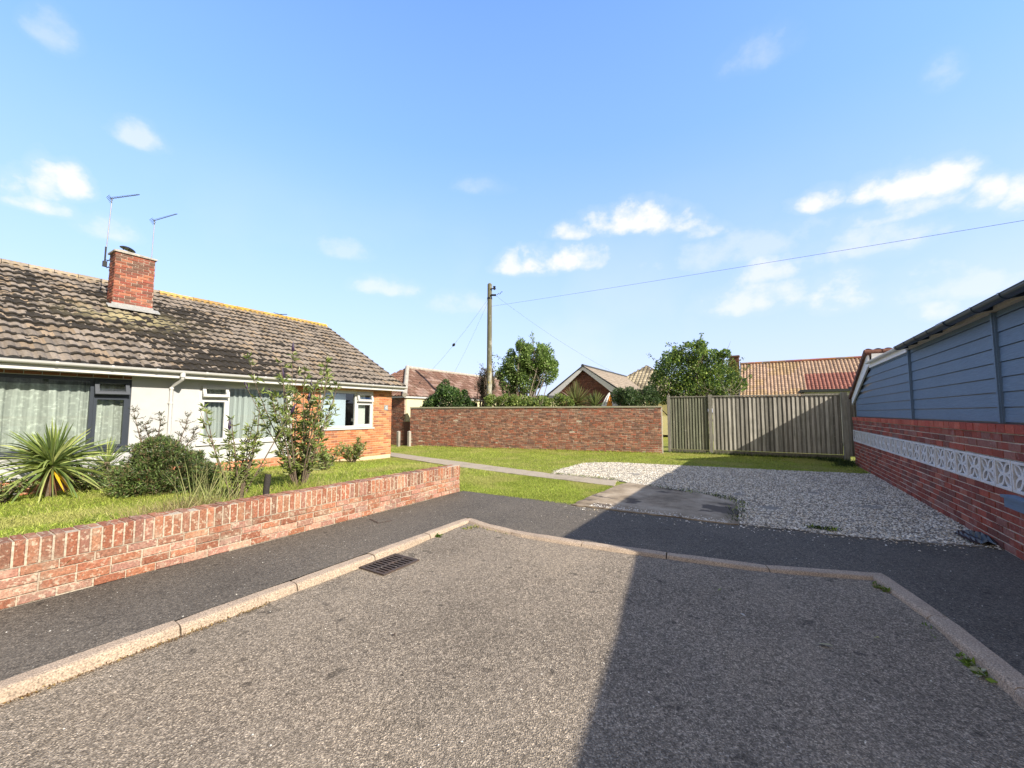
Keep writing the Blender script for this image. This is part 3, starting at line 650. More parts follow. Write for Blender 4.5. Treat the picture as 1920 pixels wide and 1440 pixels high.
# gutter: dark half round channel on brackets
def channel(m, x, z, r, y0, y1, n=10, th=.004, a0=180, a1=360):
    P = [(x + math.cos(rad(a0 + (a1 - a0) * k / n)) * r, z + math.sin(rad(a0 + (a1 - a0) * k / n)) * r) for k in range(n + 1)]
    Q = [(x + math.cos(rad(a0 + (a1 - a0) * k / n)) * (r - th), z + math.sin(rad(a0 + (a1 - a0) * k / n)) * (r - th)) for k in range(n + 1)][::-1]
    R_ = P + Q; m.prism([(a, y0, b) for a, b in R_], (0, y1 - y0, 0))
gx_ = XB - .20
m = MB(); channel(m, gx_, 2.845, .060, 8.05, 10.45); channel(m, gx_, 2.845, .060, YE - .1, 7.95)
m.tube([(gx_ - .06, YE - .1, 2.848), (gx_ - .06, 10.45, 2.848)], .007, 6); m.tube([(gx_ + .06, YE - .1, 2.848), (gx_ + .06, 10.45, 2.848)], .007, 6)
gut = m.build('gutter', NAVY, t)
for y in (6.3, 7.0, 8.6, 9.2, 9.8, 10.35):
    m = MB(); channel(m, gx_, 2.845, .067, y - .02, y + .02, a0=170, a1=370)
    m.prism([(gx_ + .0, y - .018, 2.782), (XB - .08, y - .018, 2.80), (XB - .08, y - .018, 2.845), (gx_ + .058, y - .018, 2.83)], (0, .036, 0)); m.build('gutter_bracket', NAVY, gut)
m = MB(); channel(m, gx_, 2.845, .072, 7.86, 8.14, th=.012, a0=172, a1=368); m.build('gutter_union', NAVY, gut)
o = MB().box(gx_ + .085, XB - .002, YE - .1, 10.5, 2.848, 2.862).build('eaves_board', NAVY, t)
# low pitched main roof, set back part out of frame on the near side
def slab3(m, x0, z0, x1, z1, y0, y1, th=.05):
    m.prism([(x0, y0, z0), (x1, y0, z1), (x1, y0, z1 + th), (x0, y0, z0 + th)], (0, y1 - y0, 0))
DARKTILE = surf('dark_roof_felt', (.05, .055, .06), .9, .2, 2, 40, .3, .004)
m = MB(); slab3(m, gx_ + .05, 2.865, 6.6, 4.4, YE - .05, 10.6); slab3(m, 10.9, 2.865, 6.6, 4.4, YE - .05, 10.6); m.box(XB - .02, 10.6, 10.62, 13.86, 2.84, 2.90)
m.build('roof', DARKTILE, t)
MB().box(XB + .13, 10.7, YE + .01, YE + .2, 0, 2.9).build('end_wall', STUCCO, t); MB().box(XB + .13, 10.7, 13.4, 13.6, 0, 2.75).build('end_wall', STUCCO, t)
# garage behind with red verge and white bargeboard
t2 = empty('tiled_garage', (4, 15, 0), 'white gabled garage with red tile verge at the far end of the blue cladding', 'garage')
WHITE = surf('white_gloss_paint', (.78, .78, .77), .5, .04, 2, 30, .03, 0)
m = MB(); m.prism([(XB - .07, 14.0, 2.78), (XB - .07, 16.55, 1.83), (XB - .07, 16.55, 2.04), (XB - .07, 14.05, 3.10), (XB - .07, 13.93, 3.12), (XB - .07, 13.9, 2.80)], (.04, 0, 0)); fixn(m.build('bargeboard', WHITE, t2))
m = MB(); m.prism([(XB - .13, 16.62, 2.02), (XB - .13, 16.62, 2.12), (XB - .13, 13.98, 3.24), (XB - .13, 13.98, 3.12)], (.12, 0, 0), (.13, .065, .05)); fixn(m.build('verge_tiles', TILE_RED, t2))
MB().box(XB + .01, 6.5, 13.88, 13.98, 2.91, 3.13).box(XB - .05, XB - .005, 10.62, 13.9, 2.76, 2.90).build('white_fascia', WHITE, t2)
m = MB(); channel(m, XB - .10, 2.90, .045, 10.7, 13.85); m.build('gutter', WHITE, t2)
Lg = math.hypot(2.45, 1.17); 
tiled('roof', TILE_RED, (XB - .08, 16.45, 2.09), (1, 0, 0), 4.2, (0, -2.45 / Lg, 1.17 / Lg), Lg, .2, .3, .03,
      lambda u, s, tid, r: np.array([(.16, .075, .055)]) * RNG.uniform(.7, 1.2, (len(u), 1)), t2)
m = MB()
for k in range(12): m.tube([(XB - .12 + k * .36, 13.96, 3.17), (XB - .12 + (k + 1) * .36, 13.96, 3.165)], [.085, .075], 8, (.16, .075, .055))
m.build('ridge_tiles', TILE_RED, t2)
m = MB().box(XB + .14, 6.4, 14.0, 16.3, 0, 2.0); m.build('wall', STUCCO, t2)
MB().box(XB + .25, 6.4, 16.55, 18.6, 0, 2.40).build('shadow_lean_to_wall', STUCCO, t2); MB().box(XB + .17, 6.5, 16.5, 18.7, 2.402, 2.50).build('shadow_lean_to_roof', DARKTILE, t2)  # unseen lean-to added to cast the diagonal shadow on the fence
# set back neighbour on the near side: casts the near part of the shadow
t3 = empty("neighbour_house", (6, 0, 0), "house outside the frame beside the camera", "house")
MB().prism([(3.9, YE - .12, 0), (9.5, YE - .12, 0), (10.8, -8, 0), (5.3, -8, 0)], (0, 0, 2.75)).build('wall', STUCCO, t3)
m = MB(); m.prism([(3.00, YE - .04, 2.72), (3.29, 3.0, 2.72), (5.05, -9, 2.72), (8.0, -9, 4.15), (6.3, YE - .04, 4.15)], (0, 0, .06)); m.prism([(6.31, YE - .04, 4.15), (8.01, -9, 4.15), (11, -9, 2.72), (9.5, YE - .04, 2.72)], (0, 0, .06)); fixn(m.build('roof', DARKTILE, t3))
# grey box on the wall, torn plastic
t = empty('wall_box', (XR, 6.6, .6), 'blue grey box fixed low on the screen block wall', 'box')
MB().box(XR - .10, XR - .008, 6.2, 6.74, .56, .66).build('box_body', BLUE, t); MB().box(XR - .12, XR - .008, 6.18, 6.76, .662, .69).build('lid', BLUE, t)
bl = BLACKM
xs, ys_ = np.meshgrid(np.linspace(0, 1, 14), np.linspace(0, 1, 9)); 
px = 2.02 + .27 * xs + .03 * ys_; py = 7.12 + .75 * ys_ + .06 * np.sin(xs * 5); pz = .03 + .07 * smooth(.3, 1, xs) * (.5 + .5 * np.sin(ys_ * 9 + xs * 3)) + .02 * np.sin(xs * 14 + ys_ * 7)
idx = np.arange(13 * 8); a = (idx // 13) * 14 + idx % 13; F = np.stack([a, a + 1, a + 15, a + 14], 1); ctr = (px.ravel()[F].mean(1) - 2.15) ** 2 * 40 + (py.ravel()[F].mean(1) - 7.45) ** 2 * 6 + RNG.uniform(0, .4, len(F))
o = emit('plastic_sheet', np.stack([px.ravel(), py.ravel(), np.maximum(pz.ravel(), .032)], 1), F[ctr < 1.1], BLACKM, origin=(2.15, 7.4, .03)); tag(o, 'torn scrap of black plastic sheet on the gravel at the wall foot', 'plastic sheet')

# ------------------------------------------------------------------ road gully and pavement cover
t = empty('road_gully', (-3.54, 3.16, -.06), 'rusty slotted drain grate in the road against the left kerb', 'drain grate')
zt = -.052
m = MB(); x0, x1, y0, y1 = -3.745, -3.36, 2.92, 3.42; fw = .03
m.box(x0, x1, y0, y0 + fw, -.1, zt); m.box(x0, x1, y1 - fw, y1, -.1, zt); m.box(x0, x0 + fw, y0 + fw, y1 - fw, -.1, zt); m.box(x1 - fw, x1, y0 + fw, y1 - fw, -.1, zt); m.build('frame', IRON, t)
m = MB(); n = 9
for k in range(n):
    a = y0 + fw + (y1 - y0 - 2 * fw) * k / n; m.box(x0 + fw + .001, x1 - fw - .001, a + .028, a + .05, -.1, zt - .004)
m.box((x0 + x1) / 2 - .012, (x0 + x1) / 2 + .012, y0 + fw, y1 - fw, -.1, zt - .002); m.build('grate', IRON, t)
MB().box(x0 + .01, x1 - .01, y0 + .01, y1 - .01, -.062, -.0615).build('pit_shade', BLACKV, t)  # flat black sheet painted as the darkness below the grate
t = empty('access_cover', (-4.92, 4.2, 0), 'small square metal access cover set in the pavement near the brick garden wall', 'cover')
MB().obox((-5.08, 4.12), (.96, -.28), (.28, .96), 0, .30, 0, .22, -.01, .006).build('frame', IRON, t)
MB().obox((-5.065, 4.135), (.96, -.28), (.28, .96), .0, .27, 0, .19, .004, .009).build('lid', PAVE, t)

# =================================================================== THE BUNGALOW
XW = -11.4; XEV = -11.05; RX = -15.95; RZ = 5.30
bung = empty('bungalow', (XW, 4, .13), 'white rendered and orange brick bungalow with mossy tiled roof on the left', 'bungalow')
OB = [(.42, .155, .065), (.47, .19, .085), (.37, .13, .06), (.50, .24, .11), (.30, .12, .065), (.40, .18, .08)]
OM = (.60, .45, .30)
W1 = (-1.4, 3.02, .84, 2.29); W2 = (4.24, 6.42, .86, 2.28); W3 = (7.36, 9.30, 1.10, 2.29)
def wallboxes(m, ya, yb, za, zb, holes, x0, x1):
    ys_ = sorted({ya, yb} | {h[0] for h in holes} | {h[1] for h in holes})
    for a, b in zip(ys_[:-1], ys_[1:]):
        hs = [h for h in holes if h[0] <= a + 1e-6 and h[1] >= b - 1e-6]
        if not hs: m.box(x0, x1, a, b, za, zb)
        else:
            h = hs[0]; m.box(x0, x1, a, b, za, h[2])
            if h[3] < zb - .001: m.box(x0, x1, a, b, h[3], zb)
m = MB(); wallboxes(m, -6, 6.50, .38, 2.42, [W1, W2], XW - .22, XW); m.build('rendered_wall', STUCCO, bung)
m = MB(); wallboxes(m, 6.502, 10.09, .0, 2.42, [W3], XW - .22, XW - .006); mv = (np.array(m.v), np.array(m.f), np.tile(np.array(OM), (len(m.f), 1)))
end = quadbox(-20.4, XW - .222, 10.07, 10.094, 0, 2.42, OM); plc = quadbox(XW - .2, XW + .012, -6, 6.5, 0, .375, OM)
bb = bricks((XW, 6.502), (XW, 10.1), .13, 2.40, (1, 0), .0757, .225, dict(cols=OB, mortar=.012, holes=[(W3[0] - 6.502, W3[1] - 6.502, W3[2], W3[3])], jit=.0015))
be = bricks((XW - 9, 10.1), (XW, 10.1), .13, 2.40, (0, 1), .0757, .225, dict(cols=OB, mortar=.012))
V, F, T = join([mv, end, bb, be]); emit('brick_wall', V, F, BRICK_HOUSE, bung, T)
bp = bricks((XW + .016, -6), (XW + .016, 6.5), .0, .375, (1, 0), .0757, .225, dict(cols=[(.45, .17, .09), (.5, .2, .11), (.4, .15, .08)], mortar=.012))
V, F, T = join([plc, bp]); emit('plinth', V, F, BRICK_HOUSE, bung, T)
# brick head course showing above the big window
V, F, T = bricks((XW + .001, -1.4), (XW + .001, 3.02), 2.295, 2.37, (1, 0), .075, .225, dict(cols=[(.25, .11, .07), (.2, .09, .06)], proud=.003)); emit('head_course', V, F, BRICK_HOUSE, bung, T)
# gable end triangle and back
m = MB(); m.prism([(XW - .1, 10.08, 2.42), (RX * 2 - XW + .1, 10.08, 2.42), (RX, 10.08, RZ - .08)], (0, -.2, 0)); m.prism([(XW - .1, -5.8, 2.42), (RX * 2 - XW + .1, -5.8, 2.42), (RX, -5.8, RZ - .08)], (0, -.2, 0))
m.box(RX * 2 - XW - .0, RX * 2 - XW + .2, -6, 10.05, 0, 2.42); m.box(-20.4, XW - .23, -6, -5.8, 0, 2.42); m.build('gable_wall', STUCCO, bung)

# curtains: folded net
def curtain(parent, y0, y1, z0, z1, x, pal, pattern, folds=26, amp=.018, name='net_curtain'):
    ny = 420; nz = 70; ys_ = np.linspace(y0, y1, ny); zs = np.linspace(z0, z1, nz); Y, Z = np.meshgrid(ys_, zs)
    ph = Y * folds + 1.7 * np.sin(Y * 5.3) + .25 * np.sin(Z * 3 + Y * 7); X = x + amp * np.sin(ph) + amp * .5 * np.sin(ph * 2.3 + 1)
    V = np.stack([X.ravel(), Y.ravel(), Z.ravel()], 1); i, j = np.meshgrid(np.arange(ny - 1), np.arange(nz - 1)); a = (j * ny + i).ravel(); F = np.stack([a, a + 1, a + ny + 1, a + ny], 1)
    c = np.tile(np.array(pal), (len(F), 1)); fy = Y.ravel()[a]; fz = Z.ravel()[a]
    if pattern: 
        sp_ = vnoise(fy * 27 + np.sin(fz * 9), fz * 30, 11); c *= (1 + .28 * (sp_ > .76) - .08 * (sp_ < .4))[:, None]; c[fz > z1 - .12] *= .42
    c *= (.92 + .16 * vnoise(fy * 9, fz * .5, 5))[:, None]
    # tone stepped lighter on the outward folds and in narrow bands
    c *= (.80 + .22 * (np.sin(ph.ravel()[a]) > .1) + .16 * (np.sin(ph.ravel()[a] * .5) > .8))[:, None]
    return emit(name, V, F, NETC, parent, np.minimum(c, .9), smooth=True)
def frame_rect(m, y0, y1, z0, z1, w, x0, x1):
    m.box(x0, x1, y0, y1, z0, z0 + w); m.box(x0, x1, y0, y1, z1 - w, z1); m.box(x0, x1, y0, y0 + w, z0 + w, z1 - w); m.box(x0, x1, y1 - w, y1, z0 + w, z1 - w)
def vent(parent, y0, y1, z0, z1, mat, ang, w=.055, x=XW - .02):
    """top-hung sash standing open"""
    m = MB(); frame_rect(m, y0, y1, z0 - z1, 0, w, -.03, .03); frame_rect(m, y0 + w - .004, y1 - w + .004, z0 - z1 + w - .004, -w + .004, .012, -.02, .036)
    ca, sa = math.cos(rad(ang)), math.sin(rad(ang)); rot = lambda p: (x + p[0] * ca - p[2] * sa, p[1], z1 + p[0] * sa + p[2] * ca)
    m.v = [rot(p) for p in m.v]; o = m.build('open_vent', mat, parent)
    g = MB().add([(.0, y0 + w, z0 - z1 + w), (.0, y1 - w, z0 - z1 + w), (.0, y1 - w, -w), (.0, y0 + w, -w)], [(0, 1, 2, 3)]); g.v = [rot(p) for p in g.v]; g.build('vent_pane', GLASS, parent); return o
def window(ya, yb, za, zb, mat, ym, zt, ang, curt, sillmat, lab=None, fw=.065, sash=True, vent_side=1, panes2=None):
    """ym mullion, casement column on the far side of it, zt transom under the vent"""
    x0, x1 = XW - .10, XW - .028
    m = MB(); frame_rect(m, ya, yb, za, zb, fw, x0, x1); m.box(x0, x1, ym - fw / 2, ym + fw / 2, za + fw, zb - fw)
    ca, cb = (ym + fw / 2, yb - fw) if vent_side > 0 else (ya + fw, ym - fw / 2); fa, fb = (ya + fw, ym - fw / 2) if vent_side > 0 else (ym + fw / 2, yb - fw)
    m.box(x0, x1, ca, cb, zt - fw / 2, zt + fw / 2)
    fr = m.build('window', mat, bung)
    if lab: fr['label'] = lab
    # fixed casement sash below vent
    m = MB(); frame_rect(m, ca - .012, cb + .012, za + fw - .012, zt - fw / 2 + .012, .05, x1 - .03, x1 + .014); m.build('sash', mat, fr)
    m = MB(); m.add([(x0 + .03, fa, za + fw), (x0 + .03, fb, za + fw), (x0 + .03, fb, zb - fw), (x0 + .03, fa, zb - fw)], [(0, 1, 2, 3)]); m.build('pane', GLASS, fr)
    m = MB(); m.add([(x0 + .05, ca + .03, za + fw + .03), (x0 + .05, cb - .03, za + fw + .03), (x0 + .05, cb - .03, zt - fw / 2 - .03), (x0 + .05, ca + .03, zt - fw / 2 - .03)], [(0, 1, 2, 3)]); m.build('pane', GLASS, fr)
    vent(fr, ca - .02, cb + .02, zt + fw / 2 - .02, zb - fw + .02, mat, ang)
    MB().box(XW - .03, XW + .05, ya - .03, yb + .03, za - .045, za - .002).build('sill', sillmat, fr)
    curt(fr); MB().box(XW - 1.2, XW - 1.15, ya - .3, yb + .3, za - .3, zb + .1).build('room_wall', DARKROOM, fr)
    return fr
DARKROOM = surf('room_interior', (.10, .10, .095), 1, .3, 2, 10, .1, 0)
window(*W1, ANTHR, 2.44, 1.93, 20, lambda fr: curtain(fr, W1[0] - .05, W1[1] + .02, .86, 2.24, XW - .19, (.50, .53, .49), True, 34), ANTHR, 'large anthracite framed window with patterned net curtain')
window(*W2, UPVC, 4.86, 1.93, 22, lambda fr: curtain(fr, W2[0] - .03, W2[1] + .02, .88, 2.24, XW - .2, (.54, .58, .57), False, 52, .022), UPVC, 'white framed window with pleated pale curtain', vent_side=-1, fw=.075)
def blind(fr):
    MB().box(XW - .20, XW - .195, 8.76, 9.11, 1.12, 2.2).build('blind', surf('blind_cloth', (.60, .64, .60), .9, .05, 2, 60, .05, 0), fr)
    MB().box(XW - .20, XW - .195, 7.36, 8.35, 1.12, 2.2).build('blind', surf('blue_blind_cloth', (.50, .57, .66), .9, .05, 2, 60, .05, 0), fr)
window(*W3, UPVC, 8.62, 1.93, 18, blind, UPVC, 'white framed window in the brick end with blinds', fw=.075)

# house number plate
pl = MB().box(XW + .004, XW + .016, 9.76, 9.92, 1.68, 1.86).build('number_plate', surf('slate_plate', (.22, .25, .26), .5, .2, 20, 60, .1, 0), bung)
m = MB(); X1, X2 = XW + .016, XW + .020
m.box(X1, X2, 9.86, 9.88, 1.71, 1.83); m.prism([(X1, 9.79, 1.765), (X1, 9.865, 1.832), (X1, 9.86, 1.81), (X1, 9.80, 1.755)], (.004, 0, 0)); m.box(X1, X2 - .001, 9.79, 9.90, 1.745, 1.76)
m.build('digit', UPVC, pl)

# eaves: fascia, soffit, gutter, downpipe
m = MB().box(XEV - .03, XEV - .005, -6.2, 10.38, 2.36, 2.50); m.box(XW, XEV - .03, -6.2, 10.36, 2.36, 2.375); m.build('fascia', UPVC, bung)
m = MB(); channel(m, XEV + .055, 2.515, .058, -6.2, 10.42, n=12); m.tube([(XEV + .113, -6.2, 2.517), (XEV + .113, 10.42, 2.517)], .006, 6); m.add([(XEV, 10.42, 2.515)] + [(XEV + .055 + math.cos(rad(180 + 15 * k)) * .058, 10.42, 2.515 + math.sin(rad(180 + 15 * k)) * .058) for k in range(13)], [tuple(range(14))])
gut = m.build('gutter', UPVC, bung)
for y in (-.5, 1.85, 2.6, 3.3, 4.2, 5.5, 7.2, 8.9, 9.8):
    m = MB(); channel(m, XEV + .055, 2.515, .064, y - .02, y + .02, n=12, a0=172, a1=372, th=.006); m.build('gutter_clip', UPVC, gut)
m = MB(); m.tube([(XEV + .055, 3.76, 2.50), (XEV + .055, 3.76, 2.36), (XEV + .04, 3.76, 2.33), (XW + .07, 3.70, 2.20), (XW + .045, 3.69, 2.15), (XW + .045, 3.69, .2)], .034, 12)
m.tube([(XEV + .055, 3.76, 2.52), (XEV + .055, 3.76, 2.38)], .05, 12); m.tube([(XW + .045, 3.69, 1.83), (XW + .045, 3.69, 1.79)], .042, 12); m.tube([(XW + .045, 3.69, 2.17), (XW + .045, 3.69, 2.12)], .042, 12); m.box(XW + .002, XW + .03, 3.64, 3.74, 1.80, 1.82)
m.build('downpipe', UPVC, bung, smooth=False)

# roof
HS = math.hypot(RX - XEV, RZ - 2.52); S = ((RX - XEV) / HS, 0, (RZ - 2.52) / HS)
def bung_tone(u, s, tid, r):
    y = u - 6.3; n = len(u); rr = np.random.default_rng(r * 977 + 5).random(400)
    base = np.array([(.215, .18, .145)]) * (.72 + .5 * rr[(tid * 7 + 3) % 400])[:, None]
    warm = (rr[(tid * 13 + 7) % 400] > .8)[:, None]; base = np.where(warm, base * np.array([1.15, 1.05, .9]), base)
    # moss: dark clumps, heaviest in the belt running down from the chimney
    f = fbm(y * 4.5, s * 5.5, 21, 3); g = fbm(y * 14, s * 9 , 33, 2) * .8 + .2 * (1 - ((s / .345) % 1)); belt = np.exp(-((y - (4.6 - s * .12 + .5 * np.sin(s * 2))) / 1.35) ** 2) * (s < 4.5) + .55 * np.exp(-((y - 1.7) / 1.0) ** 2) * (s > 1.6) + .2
    rowf = 1 - ((s / .345) % 1); moss = (f * .5 + g * .42 + belt * .25 + .13 * (rowf > .74)) > .665  # moss, plus painted lip shadow along the lower edge of each course
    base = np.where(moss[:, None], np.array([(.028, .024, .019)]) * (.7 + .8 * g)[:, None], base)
    pale = np.exp(-((y - 3.5) / .9) ** 2 - ((s - 2.9) / .5) ** 2) * .9 * (fbm(y * 5, s * 5, 8, 2) > .42)
    base = base * (1 - pale[:, None]) + np.array([(.36, .31, .17)]) * pale[:, None]
    return base
roof = tiled('roof', TILE, (XEV + .02, -6.3, 2.545), (0, 1, 0), 16.7, S, HS - .02, .165, .345, .023, bung_tone, bung, sub=6, thick=.036, split=4, lip_shade=.05)
m = MB(); m.prism([(RX, -6.2, RZ - .03), (RX * 2 - XEV, -6.2, 2.50), (RX * 2 - XEV, -6.2, 2.45), (RX, -6.2, RZ - .09), (XEV - .03, -6.2, 2.46), (XEV - .03, -6.2, 2.51)], (0, 16.58, 0), (.2, .16, .12)); m.build('roof_deck', TILE, roof)
m = MB(); y = -6.3; k = 0
while y < 10.35:
    L = .44; yl = fbm(np.array([y * .6]), np.array([1.]), 4, 2)[0]
    col = (.42, .27, .06) if (y > 4.6 and (yl > .60 or (y > 7.5 and random.random() < .8))) else ((.42, .27, .09) if y > 4.3 else (.30, .25, .19)); bf = random.uniform(.7, 1.2); col = tuple(c * bf for c in col); dz = random.uniform(-.006, .006)
    pr = [(RX + math.cos(rad(a)) * .145, y, RZ - .03 + math.sin(rad(a)) * .14 + dz) for a in range(-25, 206, 21)]; m.prism(pr, (0, min(L, 10.4 - y) - .012, 0), col); y += L
rt = m.build('ridge_tiles', tilemat('lichen_ridge', [((.46, .29, .05), 14, .52, .66, .4), ((.28, .23, .18), 9, .5, .68, .55)]), roof); fixn(rt)
# raised verge on the near gable end
m = MB(); m.prism([(XEV + .03, 10.34, 2.49), (RX, 10.34, RZ - .04), (RX, 10.34, RZ - .10), (XEV + .03, 10.34, 2.44)], (0, .06, 0), (.36, .31, .22)); m.build('verge', TILE, roof)
# chimney
ch0, ch1, cy0, cy1 = -14.10, -14.56, 3.25, 4.05
CB = [(.22, .075, .05), (.26, .09, .055), (.18, .075, .055), (.34, .135, .08), (.14, .075, .055), (.28, .08, .055)]
CBm = (.45, .37, .29)
V, F, T = join([quadbox(ch1 + .005, ch0 - .005, cy0 + .005, cy1 - .005, 3.5, 5.76, CBm), bricks((ch0, cy0), (ch0, cy1), 4.42, 5.76, (1, 0), .0745, .225, dict(cols=CB)),
                bricks((ch1, cy0), (ch0, cy0), 3.95, 5.76, (0, -1), .0745, .225, dict(cols=CB, off=.1)), bricks((ch1, cy1), (ch0, cy1), 3.95, 5.76, (0, 1), .0745, .225, dict(cols=CB, off=.1))])
chim = emit('chimney', V, F, attrmat('chimney_brick', .9, 40, .28, .003, [((.10, .07, .05), 4, .52, .72, .6), ((.52, .46, .38), 13, .6, .7, .5)]), bung, T)
m = MB(); m.box(ch1 - .04, ch0 + .04, cy0 - .04, cy1 + .04, 5.76, 5.80)
a0, a1, b0, b1 = ch1 - .035, ch0 + .035, cy0 - .035, cy1 + .035; cx, cyy = (ch0 + ch1) / 2, (cy0 + cy1) / 2 - .12
m.add([(a0, b0, 5.802), (a1, b0, 5.802), (a1, b1, 5.802), (a0, b1, 5.802), (cx - .1, cyy - .12, 5.88), (cx + .1, cyy - .12, 5.88), (cx + .1, cyy + .14, 5.87), (cx - .1, cyy + .14, 5.87)], [(0, 1, 5, 4), (1, 2, 6, 5), (2, 3, 7, 6), (3, 0, 4, 7), (4, 5, 6, 7)]); m.build('mortar_cap', CAPM, chim)
m = MB(); cc = Vector((cx, cyy, 5.96)); tn = Vector((.12, .22, 1)).normalized(); u = tn.orthogonal().normalized(); w = tn.cross(u); rings = [(.0, .055), (.07, .05), (.13, .028), (.165, .0), (.165, -.012), (.0, -.012)]
Vd = [];
for r_, h_ in rings:
    for k in range(28): Vd.append(cc + (u * math.cos(k * PI / 14) + w * math.sin(k * PI / 14)) * max(r_, .001) + tn * h_)
Fd = [(i * 28 + k, i * 28 + (k + 1) % 28, (i + 1) * 28 + (k + 1) % 28, (i + 1) * 28 + k) for i in range(5) for k in range(28)]; m.add(Vd, Fd)
for k in range(3): 
    a = k * 2.1; p = cc + Vector((math.cos(a) * .09, math.sin(a) * .09, 0)); m.tube([p, (p.x, p.y, 5.85)], .009, 6)
fixn(m.build('flue_cowl', BLACKM, chim))
m = MB(); m.box(ch0 + .004, ch0 + .016, cy0 - .02, cy1 + .02, 4.22, 4.43); m.prism([(ch0 + .01, cy0 - .12, 4.385), (ch0 + .20, cy0 - .12, 4.280), (ch0 + .20, cy0 - .12, 4.255), (ch0 + .01, cy0 - .12, 4.36)], (0, cy1 - cy0 + .24, 0)); m.build('flashing', LEAD, chim)
# shift of the apron onto the tiles is handled by its own slope

def aerial(lab, base, top, boom, n, bracket):
    t = empty('tv_aerial', base, lab, 'tv aerial', 'television aerials on the chimney')
    MB().tube([base, top], .011, 8).build('mast', METAL, t)
    a, b = Vector(boom[0]), Vector(boom[1]); d = (b - a).normalized(); side = d.cross(Vector((0, 0, 1))).normalized(); m = MB(); m.tube([a, b], .009, 6)
    up = side.cross(d)
    for k in range(n):
        p = a.lerp(b, (k + .5) / n); hl = .075 * (1 - .35 * k / n); m.tube([p - side * hl, p + side * hl], .0045, 5)
    for s in (-1, 1):
        for q in (-.05, .0, .05): m.tube([a - d * .02 + up * (.03 * s + q * .6) - side * .12, a - d * .02 + up * (.03 * s + q * .6) + side * .12], .005, 5)
    m.tube([a + up * .03, a.lerp(b, .97) + up * .016], .004, 5); m.build('boom', BLACKM, t)
    if bracket:
        m = MB(); x, y, z = base; m.tube([(x, y, z + .04), (x, y, z + .42)], .017, 8); m.box(x - .03, x + .03, y - .04, y + .04, z - .10, z + .04)
        for zz in (z - .10, z + .08): m.tube([(x, y, zz), (x, cy0 - .005, zz)], .010, 6); m.tube([(x - .09, y + .06, zz), (x + .09, y + .06, zz)], .008, 6)
        m.build('wall_bracket', BLACKM, t)
    return t
aerial('television aerial on a tall mast bracketed to the left side of the brick chimney', (-14.2, 3.08, 5.42), (-14.2, 3.13, 7.16), ((-14.2, 3.10, 7.13), (-14.2, 3.66, 7.50)), 12, True)
aerial('television aerial rising from the right rear corner of the brick chimney', (-14.45, 4.06, 5.5), (-14.45, 4.08, 7.03), ((-14.45, 4.05, 6.99), (-14.45, 4.58, 7.42)), 12, False)
t = empty('small_aerial', (-17.2, 9.1, 4.7), 'tiny aerial just showing above the lichen covered ridge of the bungalow', 'tv aerial')
MB().tube([(-17.2, 9.1, 4.5), (-17.2, 9.1, 5.72)], .010, 6).build('mast', METAL, t); MB().tube([(-17.45, 8.9, 5.72), (-17.0, 9.3, 5.74)], .014, 6).tube([(-17.2, 8.85, 5.75), (-17.2, 9.3, 5.7)], .010, 6).build('boom', BLACKM, t)

# =================================================================== HOUSES BEHIND
def houseroof(name, parent, mat, A0, A1, up, w, h, tw, th, colf, inside=None, amp=.03):
    """one slope: eave from A0 to A1, 'up' = horizontal unit to the ridge, w run, h rise"""
    A0 = np.array(A0); A1 = np.array(A1); L = np.linalg.norm(A1 - A0); H = math.hypot(w, h)
    return tiled(name, mat, A0, (A1 - A0) / L, L, (up[0] * w / H, up[1] * w / H, h / H), H, tw, th, amp, colf, parent, inside, sub=4)
def tonef(base, var=.3, seed=1, patch=None):
    def f(u, s, tid, r):
        rr = np.random.default_rng(seed * 131 + r).random(300); c = np.array([base]) * (1 - var / 2 + var * rr[tid % 300])[:, None]
        return patch(u, s, c) if patch else c
    return f
# house A: hipped, brown tiles, cream panel and brick
a = empty('brown_roof_house', (-17.6, 19, 0), 'cream and brick bungalow with hipped brown tiled roof just left of the telegraph pole', 'bungalow')
hx, hy, w = -15.0, 14.1, 2.7; ez, rz = 2.44, 4.22
ra = MB().box(hx - 2 * w, hx - 0.12, hy + .12, 27, -.1, 1.15).build('lower_wall', attrmat('plain_brick', .9, 30, .3, .003), a); ra.data.attributes['tone'].data.foreach_set('color', np.tile(np.array([.2, .1, .07, 1], dtype=np.float32), 6))
V, F, T = join([bricks((hx - 5.2, hy + .12), (hx - .12, hy + .12), -.05, 2.40, (0, -1), .075, .225, dict(cols=BK, jit=.004)), quadbox(hx - 5.2, hx - .125, hy + .124, hy + .2, -.05, 2.40, BM)])
emit('brick_wall', V, F, BRICK_BACK, a, T)
MB().box(hx - 5.1, hx - .10, hy + .21, 26.9, 1.155, 2.38).build('cream_wall', CREAM, a)
MB().box(hx - .10, hx - .085, 16.6, 16.75, 1.155, 2.38).build('drainpipe', CONC, a)
MB().box(hx - .03, hx, hy, 27, 2.33, 2.43).box(hx - 5.4, hx - .03, hy, hy + .03, 2.33, 2.43).box(hx - .12, hx - .03, hy + .03, 27, 2.33, 2.345).build('fascia', UPVC, a)
brn = (.15, .085, .062)
def ins1(u, s, L=13.0): return u > s * .83
pf = lambda u, s, c: np.where((fbm(u * 2.6, s * 3, 12, 2) > .58)[:, None], c * 1.25 + .05, c)
r_ = houseroof('roof', a, TILE_RED, (hx + .02, hy - .02, ez), (hx + .02, 27, ez), (-1, 0), w, rz - ez, .24, .30, tonef(brn, .4, 3, pf), ins1)
houseroof('hip_roof', a, TILE_RED, (hx - 2 * w, hy - .02, ez), (hx + .02, hy - .02, ez), (0, 1), w, rz - ez, .24, .30, tonef((.19, .10, .07), .4, 4), lambda u, s: (u > s * .83) & (u < 2 * w - s * .83))
